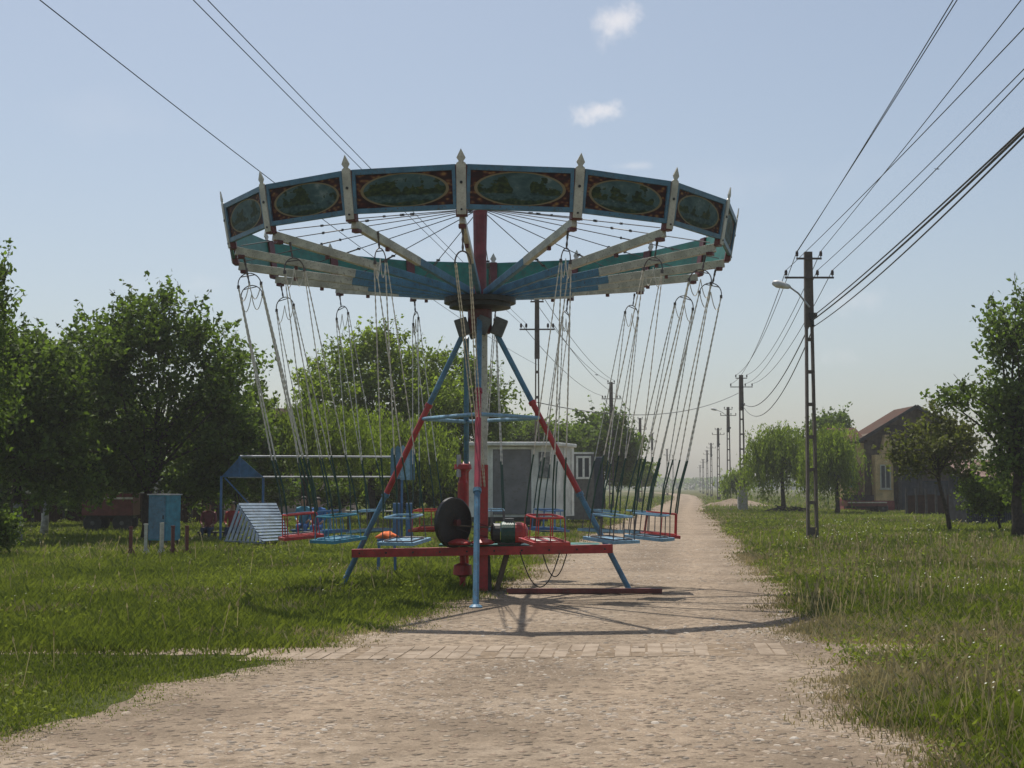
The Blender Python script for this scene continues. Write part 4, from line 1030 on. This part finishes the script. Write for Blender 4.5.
def bench(px, Y, zs, ln, m, label):
    c = gx(px, Y); root = empty('bench', (c, Y, 0), label=label, cat='bench')
    MB().box((0, .05, zs - .045), (ln, .34, .05)).build('seat', m, root)
    for x in (-ln / 2 + .08, ln / 2 - .08): MB().box((x, .05, (zs - .07) / 2), (.05, .30, zs - .07)).build('leg', m, root)
z1, _ = person(304, 40.5, 497, M_teal, M_shirt, 'person in a green blue top seated on a bench behind the leftmost red swing seat')
z2, _ = person(318, 40.5, 498, M_shirt, M_shirt, 'person in a bright blue shirt seated right of the one in green blue')
bench(311, 40.55, min(z1, z2), 1.1, M_dblue, 'blue bench under the two seated people in blue')
z3, _ = person(233, 43, 502, M_rshirt, M_jeans, 'person in a red top seated behind the slatted shelter')
z4, _ = person(209, 43, 509, M_mast, M_jeans, 'person in a dark red top seated left of the gabled frame')
bench(233, 43.05, z3, .6, M_dwood, 'low dark bench under the person behind the shelter')
bench(209, 43.05, z4, .6, M_dwood, 'low dark bench under the person left of the gabled frame')

# white plank table behind the left seats
tb = empty('plank_table', (gx(370, 47), 47, 0), label='low table with a bright white plank top behind the left swing seats', cat='table')
z = at(370, 511, 47).z; MB().box((0, 0, z), (1.6, .4, .04)).build('tabletop', M_cream, tb)
for x in (-.7, .7): MB().box((x, 0, z / 2), (.05, .3, z)).build('leg', M_dwood, tb)

# farm trailer behind the trees (red)
def trailer(px, Y, L_, h, z0, wheels, m, label, rz, cat='trailer'):
    t = empty('farm_trailer', (gx(px, Y), Y, 0), rz, label=label, cat=cat)
    MB().box((0, 0, z0 + h / 2), (L_, 1.6, .06)).box((0, -.8, z0 + h / 2), (L_, .05, h)).box((0, .8, z0 + h / 2), (L_, .05, h)).box((-L_ / 2, 0, z0 + h / 2), (.05, 1.55, h)).box((L_ / 2, 0, z0 + h / 2), (.05, 1.55, h)).build('body', m, t)
    MB().box((0, -.835, z0 + h * .8), (L_ + .05, .03, .07)).build('rail', M_dred if m is M_red else M_cream, t)
    g = MB().box((0, 0, z0 - .06), (L_ * .95, .5, .10)).build('chassis', M_dark, t)
    for x in wheels:
        for y in (-.7, .7):
            w = MB().lathe([(.16, -.09), (.30, -.09), (.33, -.05), (.33, .05), (.30, .09), (.16, .09)], (x, y, .33), 20, 0, (0, 1, 0)).build('wheel', M_tyre, t)
            MB().lathe([(.04, -.10), (.15, -.07), (.15, .07), (.04, .10)], (x, y, .33), 14, 0, (0, 1, 0)).build('rim', M_grey, w)
    return t
trailer(113, 50, 1.7, .75, .60, (-.5, .5), M_dred, 'dark red farm trailer parked in the shade behind the big dark tree', .1)
tr = trailer(862, 84, 2.3, .28, .45, (.95,), M_dred, 'low dark red trailer on the grass in front of the yellow house', .05)
MB().box((-.1, .6, .95), (1.9, .05, .34)).build('rear_board', M_dark, tr)

# ------------------------------------------------------------ kiosk and containers
Y = 52.0
ks = empty('kiosk', (gx(520, Y), Y, 0), label='white trailer kiosk with a dark grey front opening behind the ride', cat='kiosk')
def kp(px, py, dy=0): v = at(px, py, Y + dy); return Vector((v.x - ks.location.x, dy, v.z))
zt = kp(500, 446).z; zb = kp(500, 517).z
xl, xm, xr = kp(468, 450).x, kp(535, 450).x, kp(535, 450).x
# plan: front face from xl to xc, then a side face turning away to the right
xc = kp(552, 450, -.0).x; dep = 2.3; xd = kp(574, 450, dep).x
front = [Vector((xl, 0, 0)), Vector((xc, 0, 0)), Vector((xd, dep, 0)), Vector((xl + .3, dep, 0))]
MB().prism([p + Vector((0, 0, zb)) for p in front], [p + Vector((0, 0, zt)) for p in front]).build('body', M_kiosk, ks)
rf = [Vector((xl - .1, -.35, 0)), Vector((xc + .08, -.35, 0)), Vector((xd + .12, dep + .1, 0)), Vector((xl + .2, dep + .1, 0))]
MB().prism([p + Vector((0, 0, zt + .003)) for p in rf], [p + Vector((0, 0, zt + .14)) for p in rf]).build('roof', M_kiosk, ks, bevel=.03)
x0 = kp(493, 450).x; x1 = kp(531, 450).x
MB().box(((x0 + x1) / 2, -.03, (zt + zb) / 2 - .02), (x1 - x0, .05, zt - zb - .22)).build('shutter', M_shut, ks)
g = MB()
for x in (x0 - .05, x1 + .05): g.box((x, -.05, (zt + zb) / 2), (.08, .08, zt - zb - .12))
g.box(((x0 + x1) / 2, -.05, zt - .08), (x1 - x0 + .02, .08, .08)); g.build('shutter_frame', M_kiosk, ks)
for i, (pa, pb, ya, yb) in enumerate(((538, 549, 452, 478),)):
    u, w = kp(pa, 0).x, kp(pb, 0).x; MB().box(((u + w) / 2, -.02, (kp(0, ya).z + kp(0, yb).z) / 2), (w - u, .03, kp(0, ya).z - kp(0, yb).z)).build('poster', M_poster, ks)
sd = (front[2] - front[1]); sn = Vector((sd.y, -sd.x, 0)).normalized()
for t in (.15, .5, .85):
    q = front[1] + sd * t + sn * .015; MB().box((q.x, q.y, (zt + zb) / 2), (.05, .05, zt - zb - .1), rz=math.atan2(sd.y, sd.x)).build('rib', M_kiosk, ks)
MB().box(((xl + xc) / 2, 1.0, zb - .09), (xc - xl - .3, 1.8, .16)).build('chassis', M_dark, ks)
for x in (xl + .7, xc - .7):
    for y in (.25, 1.9): MB().lathe([(.10, -.08), (.28, -.08), (.30, -.04), (.30, .04), (.28, .08), (.10, .08)], (x, y, .30), 18, 0, (0, 1, 0)).build('wheel', M_tyre, ks)
# second container, grey with white window frame
Y2 = 60.0
k2 = empty('site_cabin', (gx(582, Y2), Y2, 0), label='grey cabin with a white framed window just right of the white kiosk', cat='cabin')
a = at(566, 454, Y2); b = at(594, 454, Y2); zt2 = a.z; w = b.x - a.x
MB().box(((a.x + b.x) / 2 - k2.location.x, 1.2, zt2 / 2 + .1), (w, 2.4, zt2 - .2)).build('body', M_grey, k2)
wf = MB(); wa = at(577, 457, Y2); wb = at(590, 478, Y2); cx_ = (wa.x + wb.x) / 2 - k2.location.x; cz_ = (wa.z + wb.z) / 2; ww = wb.x - wa.x; hh = wa.z - wb.z
for dx in (-ww / 2, 0, ww / 2): wf.box((cx_ + dx, -.03, cz_), (.09, .06, hh))
for dz in (-hh / 2, hh / 2): wf.box((cx_, -.035, cz_ + dz), (ww + .09, .06, .09))
wo = MB().box((cx_, -.005, cz_), (ww, .02, hh)).build('window', M_glass, k2); wf.build('window_frame', M_kiosk, wo)
MB().box((cx_ - .2, 1.2, zt2 + .04), (w + .1, 2.5, .08)).build('roof', M_kiosk, k2)
k3 = empty('blue_container', (gx(598, 63), 63, 0), label='narrow navy blue container standing right of the grey cabin', cat='container')
zz = at(598, 457, 63).z; MB().box((0, .9, zz / 2), (.42, 1.8, zz)).build('body', M_navy, k3, bevel=.02); g = MB()
for x in (-.14, 0, .14): g.box((x, -.015, zz / 2), (.04, .03, zz - .2))
g.build('ribbing', M_navy, k3)

# ------------------------------------------------------------ houses
def quad_uv(g, p, mi=0):
    w = (p[1] - p[0]).length; h = (p[3] - p[0]).length; g.face(p, mi, [(0, 0), (w, 0), (w, h), (0, h)])
def slab_roof(g, p, th=.12):
    n = (p[1] - p[0]).cross(p[3] - p[0]).normalized() * th
    if n.z < 0: n = -n
    q = [v - n for v in p]
    quad_uv(g, p)
    for i in range(4):
        j = (i + 1) % 4; quad_uv(g, [p[i], p[j], q[j], q[i]])
    quad_uv(g, q[::-1])
def window(parent, x, y, z, w, h, frame_m, extra=None, rz=0):
    o = MB().box((x, y - .01, z), (w, .03, h)).build('window', M_glass, parent)
    g = MB()
    for dx in (-w / 2, 0, w / 2): g.box((x + dx, y - .04, z), (.07, .05, h))
    for dz in (-h / 2, h / 2): g.box((x, y - .042, z + dz), (w + .07, .05, .07))
    g.build('frame', frame_m, o); MB().box((x, y - .06, z - h / 2 - .07), (w + .2, .12, .05)).build('sill', M_cream, o)
    return o
Y = 92.0; ox = gx(862, Y)
hs = empty('village_house', (ox, Y, 0), label='old house with a brown tiled gable roof and a yellow bay right of the willows', cat='house')
hx = lambda px, yy=Y: gx(px, yy) - ox
hz = lambda py, yy=Y: at(512, py, yy).z
xa, xb_, xap = hx(864), hx(966), hx(915)
we = hz(438)
# main body with gable towards the viewer
apz = hz(406); rb = hz(436)
g = MB(); body = [Vector((xa, 0, 0)), Vector((xb_, 0, 0)), Vector((xb_, 0, rb)), Vector((xap, 0, apz - .15)), Vector((xa, 0, rb))]
g.prism(body, [p + Vector((0, 4.6, 0)) for p in body]); g.build('wall', M_boards, hs)
rg = MB(); ov = .5
Lp = Vector((xa - .55, -ov, rb - .35)); Tp = Vector((xap, -ov, apz + .02)); Rp = Vector((xb_ + .4, -ov, rb - .3)); back = Vector((0, 5.4, 0))
slab_roof(rg, [Lp, Lp + back, Tp + back, Tp]); slab_roof(rg, [Tp, Tp + back, Rp + back, Rp]); roof = rg.build('roof', M_tile, hs)
MB().beam(Lp + Vector((0, -.03, -.05)), Tp + Vector((0, -.03, -.05)), .06, .22).beam(Tp + Vector((0, -.03, -.05)), Rp + Vector((0, -.03, -.05)), .06, .22).build('barge_board', M_dwood, roof)
# yellow bay
x0, x1 = hx(875, Y - 1), hx(892.5, Y - 1); bz = hz(455)
MB().box(((x0 + x1) / 2, -.5, bz / 2 + .35), (x1 - x0, 1.0, bz - .7)).prism([Vector((hx(878), -.9, bz)), Vector((hx(890), -.9, bz)), Vector((hx(885), -.9, bz + 1.3)), Vector((hx(882), -.9, bz + 1.3))], [Vector((hx(878), -.1, bz)), Vector((hx(890), -.1, bz)), Vector((hx(885), -.1, bz + 1.3)), Vector((hx(882), -.1, bz + 1.3))]).build('bay', M_yellow, hs)
MB().box(((x0 + x1) / 2, -.52, .36), (x1 - x0 + .06, 1.06, .70)).build('plinth', M_plinth, hs)
window(hs, (x0 + x1) / 2 + .05, -1.005, 2.25, .62, 1.5, M_cream)
# lean-to tiled roof over the gateway
x2, x3 = hx(888), hx(962); rg = MB(); slab_roof(rg, [Vector((x2, -1.9, hz(456))), Vector((x3, -1.9, hz(456))), Vector((x3, -.02, hz(425))), Vector((x2, -.02, hz(425)))]); rg.build('lean_to_roof', M_tile2, hs)
MB().box(((x2 + .35 + hx(915)) / 2, -1.2, 1.5), (hx(915) - x2 - .35, .08, 3.0)).build('gate', M_gate, hs)
for px in (893.5, 914): MB().box((hx(px), -1.25, 1.55), (.18, .2, 3.1)).build('gate_post', M_dwood, hs)
MB().box((hx(938), -1.2, 1.0), (hx(962) - hx(915.5), .08, 2.0)).build('gate_fence', M_gate, hs)
# annexe on the left, pink and yellow with red plinth
x4, x5 = hx(843), xa - .02; az = hz(440)
MB().box(((x4 + x5) / 2, 1.2, az / 2 + .3), (x5 - x4, 2.4, az - .6)).build('annexe_wall', M_yellow, hs)
MB().box(((x4 + x5) / 2, 1.18, .42), (x5 - x4 + .04, 2.44, .84)).build('annexe_plinth', M_plinth, hs)
window(hs, (x4 + x5) / 2 - .1, -.005, 2.3, .7, 1.3, M_teal)
rg = MB(); slab_roof(rg, [Vector((x4 - .5, -.5, az - .1)), Vector((x5 + .1, -.5, az - .1)), Vector((x5 + .1, 2.6, az + .9)), Vector((x4 - .5, 2.6, az + .9))]); rg.build('annexe_roof', M_tile, hs)
MB().box((hx(857.5), -.35, 1.5), (.42, .3, 3.0)).build('door', M_dred, hs)
# fence in front of house right side
Yf = 78; fc = empty('board_fence', (gx(905, Yf), Yf, 0), label='dark board fence below the plum tree in front of the house', cat='fence')
for i in range(8):
    MB().box((i * .55 + .0, 0, .75), (.10, .10, 1.5)).build('post', M_dwood, fc)
    if i < 7: MB().box((i * .55 + .275, 0, .6), (.40, .03, 1.05 + .06 * (i % 3))).build('board', M_fboard, fc)
# shed
Ys_ = 58; sd_ = empty('shed', (gx(990, Ys_), Ys_, 0), label='low grey shed with a rusty tin roof behind the shrub at the right', cat='shed')
sx_ = lambda px: gx(px, Ys_) - sd_.location.x
z0 = at(0, 476, Ys_).z; z1_ = at(0, 462, Ys_ + 2).z
MB().box(((sx_(966) + sx_(1040)) / 2, 1.3, z0 / 2), (sx_(1040) - sx_(966), 2.4, z0)).build('wall', M_gate, sd_)
rg = MB(); slab_roof(rg, [Vector((sx_(962), -.3, z0 - .02)), Vector((sx_(1044), -.3, z0 - .02)), Vector((sx_(1044), 2.7, z1_ + .1)), Vector((sx_(962), 2.7, z1_ + .1))], .05); rg.build('roof', M_tin, sd_)
# house behind the willows on the left
Yh = 76; h2 = empty('cottage', (gx(262, Yh), Yh, 0), label='low cottage whose brown roof shows between the trees on the left', cat='house')
q = lambda px: gx(px, Yh) - h2.location.x
rz_ = at(0, 408, Yh + 3).z; ez = at(0, 442, Yh).z
MB().box(((q(190) + q(345)) / 2, 3.2, ez / 2), (q(345) - q(190), 5.6, ez)).build('wall', M_pink, h2)
rg = MB(); slab_roof(rg, [Vector((q(186), 0, ez - .1)), Vector((q(349), 0, ez - .1)), Vector((q(349), 3.2, rz_)), Vector((q(186), 3.2, rz_))]); slab_roof(rg, [Vector((q(186), 3.2, rz_)), Vector((q(349), 3.2, rz_)), Vector((q(349), 6.4, ez - .1)), Vector((q(186), 6.4, ez - .1))]); rg.build('roof', M_tile2, h2)
window(h2, q(240), .4, 1.6, .9, 1.1, M_cream); window(h2, q(290), .4, 1.6, .9, 1.1, M_cream)
# fence behind the left trees
Yg = 60; fl = empty('plank_fence', (gx(-60, Yg), Yg, 0), label='long dark brown plank fence in the shade behind the left trees', cat='fence')
for i in range(10):
    MB().box((i * 1.35, 0, .75), (.12, .12, 1.5)).build('post', M_dwood, fl)
    if i < 9: MB().box((i * 1.35 + .675, .03, .7), (1.2, .04, 1.25)).build('panel', M_fboard, fl)
# soil heap by the second right pole
g = MB(); n1, n2 = 26, 10; cx_, cy_ = gx(735, 118), 118
for j in range(n2):
    for i in range(n1):
        u = i / (n1 - 1) * 2 - 1; v = j / (n2 - 1) * 2 - 1; r_ = max(0, 1 - (u * u + v * v) ** .5)
        g.v.append((u * 2.9, v * 1.6, -.05 + (r_ ** .7) * .65 * (0.7 + .5 * float(vnoise(u * 3 + 5, v * 3, .6)))))
for j in range(n2 - 1):
    for i in range(n1 - 1): k = j * n1 + i; g.f.append((k, k + 1, k + 1 + n1, k + n1)); g.m.append(0)
o = g.build('soil_heap', M_road, smooth=True); o.location = (cx_, cy_, 0); tag(o, 'low heap of pale soil beside the second right hand pole', 'soil heap')
g = MB()
for i in range(14):
    g.beam((random.uniform(-1.6, 1.6), random.uniform(-.5, .5), .05 + .05 * random.random()), (random.uniform(-1.6, 1.6), random.uniform(-.5, .5), .2 + .25 * random.random()), .08, .07)
o = g.build('branch_pile', M_bark); o.location = (gx(785, 86), 86, 0); tag(o, 'dark pile of cut branches under the round willow', 'branches')

# ------------------------------------------------------------ haze
hz_ = MB().box((0, 350, 14.0), (1500, 1150, 30.0 - .0))
o = hz_.build('haze', []) if False else None
g = MB().box((0, 380, 13.0), (1400, 1000, 28.0)); hm = new_mat('summer_haze')
pv = N(hm, 'ShaderNodeVolumePrincipled'); pv.inputs['Color'].default_value = (0.93, 0.95, 0.98, 1); pv.inputs['Density'].default_value = 0.0005; pv.inputs['Anisotropy'].default_value = 0.3
oo = N(hm, 'ShaderNodeOutputMaterial'); L(hm, pv.outputs[0], oo.inputs['Volume'])
o = g.build('haze', hm); tag(o, 'thin pale summer haze filling the air over the road', 'haze', kind='stuff')

# ------------------------------------------------------------ sky, sun, camera
EL, AZ = R(65), math.atan2(-0.8, 2.4)
w = bpy.data.worlds.new('World'); SC.world = w; w.use_nodes = True; nt = w.node_tree; nt.nodes.clear()
class W: node_tree = nt
sky = nt.nodes.new('ShaderNodeTexSky'); sky.sky_type = 'NISHITA'; sky.sun_disc = False
sky.sun_elevation = EL; sky.sun_rotation = AZ; sky.altitude = 100; sky.air_density = 1.0; sky.dust_density = 2.0; sky.ozone_density = 1.5
tc = nt.nodes.new('ShaderNodeTexCoord')
hsv = nt.nodes.new('ShaderNodeHueSaturation'); hsv.inputs['Hue'].default_value = 0.495; hsv.inputs['Saturation'].default_value = 0.8; hsv.inputs['Value'].default_value = 1.05; nt.links.new(sky.outputs[0], hsv.inputs['Color']); col = hsv.outputs[0]
def dirv(px, py):
    v = at(px, py, 1.0) - Vector((0, 0, EYE)); return v.normalized()
def cloud(px, py, sx, sz, strength, scale, col):
    d = dirv(px, py); side = Vector((0, 0, 1)).cross(d).normalized() * -1; up = side.cross(d) * -1
    def dot(v):
        n = nt.nodes.new('ShaderNodeVectorMath'); n.operation = 'DOT_PRODUCT'; nt.links.new(tc.outputs['Generated'], n.inputs[0]); n.inputs[1].default_value = v; return n.outputs['Value']
    def m(op, a, b=None):
        n = nt.nodes.new('ShaderNodeMath'); n.operation = op
        for i, v in enumerate((a, b)):
            if v is None: continue
            if isinstance(v, (int, float)): n.inputs[i].default_value = v
            else: nt.links.new(v, n.inputs[i])
        return n.outputs[0]
    a = m('DIVIDE', dot(side), sx / F); b = m('DIVIDE', dot(up), sz / F)
    r = m('SQRT', m('ADD', m('MULTIPLY', a, a), m('MULTIPLY', b, b)))
    ns = nt.nodes.new('ShaderNodeTexNoise'); ns.inputs['Scale'].default_value = scale; ns.inputs['Detail'].default_value = 7; ns.inputs['Roughness'].default_value = .6
    nt.links.new(tc.outputs['Generated'], ns.inputs['Vector'])
    f = m('ADD', m('SUBTRACT', 1.0, r), m('MULTIPLY', m('SUBTRACT', ns.outputs[0], .5), 3.0))
    mr = nt.nodes.new('ShaderNodeMapRange'); mr.interpolation_type = 'SMOOTHSTEP'; mr.inputs['From Min'].default_value = .05; mr.inputs['From Max'].default_value = 1.25; mr.inputs['To Max'].default_value = strength
    nt.links.new(f, mr.inputs[0])
    front = m('GREATER_THAN', dot(d), .9); fac = m('MULTIPLY', mr.outputs[0], front)
    mx = nt.nodes.new('ShaderNodeMix'); mx.data_type = 'RGBA'; nt.links.new(fac, mx.inputs[0]); nt.links.new(col, mx.inputs[6]); mx.inputs[7].default_value = CLOUD
    return mx.outputs[2]
CLOUD = (8.6, 8.4, 8.6, 1)
for a in ((618, 20, 40, 24, .75, 34), (600, 112, 34, 15, .85, 40), (845, 358, 30, 16, .25, 30), (850, 300, 45, 18, .22, 26), (632, 166, 30, 6, .35, 30), (165, 285, 60, 14, .14, 24), (430, 250, 90, 22, .10, 14), (760, 180, 120, 30, .07, 12), (120, 120, 120, 30, .06, 12)):
    col = cloud(*a, col)
bg = nt.nodes.new('ShaderNodeBackground'); bg.inputs[1].default_value = 0.078; nt.links.new(col, bg.inputs[0])
ow = nt.nodes.new('ShaderNodeOutputWorld'); nt.links.new(bg.outputs[0], ow.inputs[0])

sun = bpy.data.lights.new('sun', 'SUN'); sun.energy = 3.6; sun.angle = R(0.5); sun.color = (1.0, 0.94, 0.86)
so = bpy.data.objects.new('sun', sun); COL.objects.link(so)
sd3 = Vector((math.sin(AZ) * math.cos(EL), math.cos(AZ) * math.cos(EL), math.sin(EL)))
so.rotation_euler = sd3.to_track_quat('Z', 'Y').to_euler()

cam = bpy.data.cameras.new('camera'); co = bpy.data.objects.new('camera', cam); COL.objects.link(co)
cam.sensor_width = 36; cam.lens = 36 * F / 1024; cam.clip_end = 5000; cam.clip_start = .1
co.location = (0, 0, EYE); co.rotation_euler = (R(90) + PITCH, 0, 0); SC.camera = co
SC.view_settings.view_transform = 'Standard'; SC.view_settings.look = 'None'; SC.view_settings.exposure = 0.4; SC.view_settings.gamma = 1
SC.cycles.max_bounces = 6; SC.cycles.transparent_max_bounces = 8; SC.cycles.volume_bounces = 1
SC.cycles.use_denoising = True
SC.cycles.caustics_reflective = False; SC.cycles.caustics_refractive = False
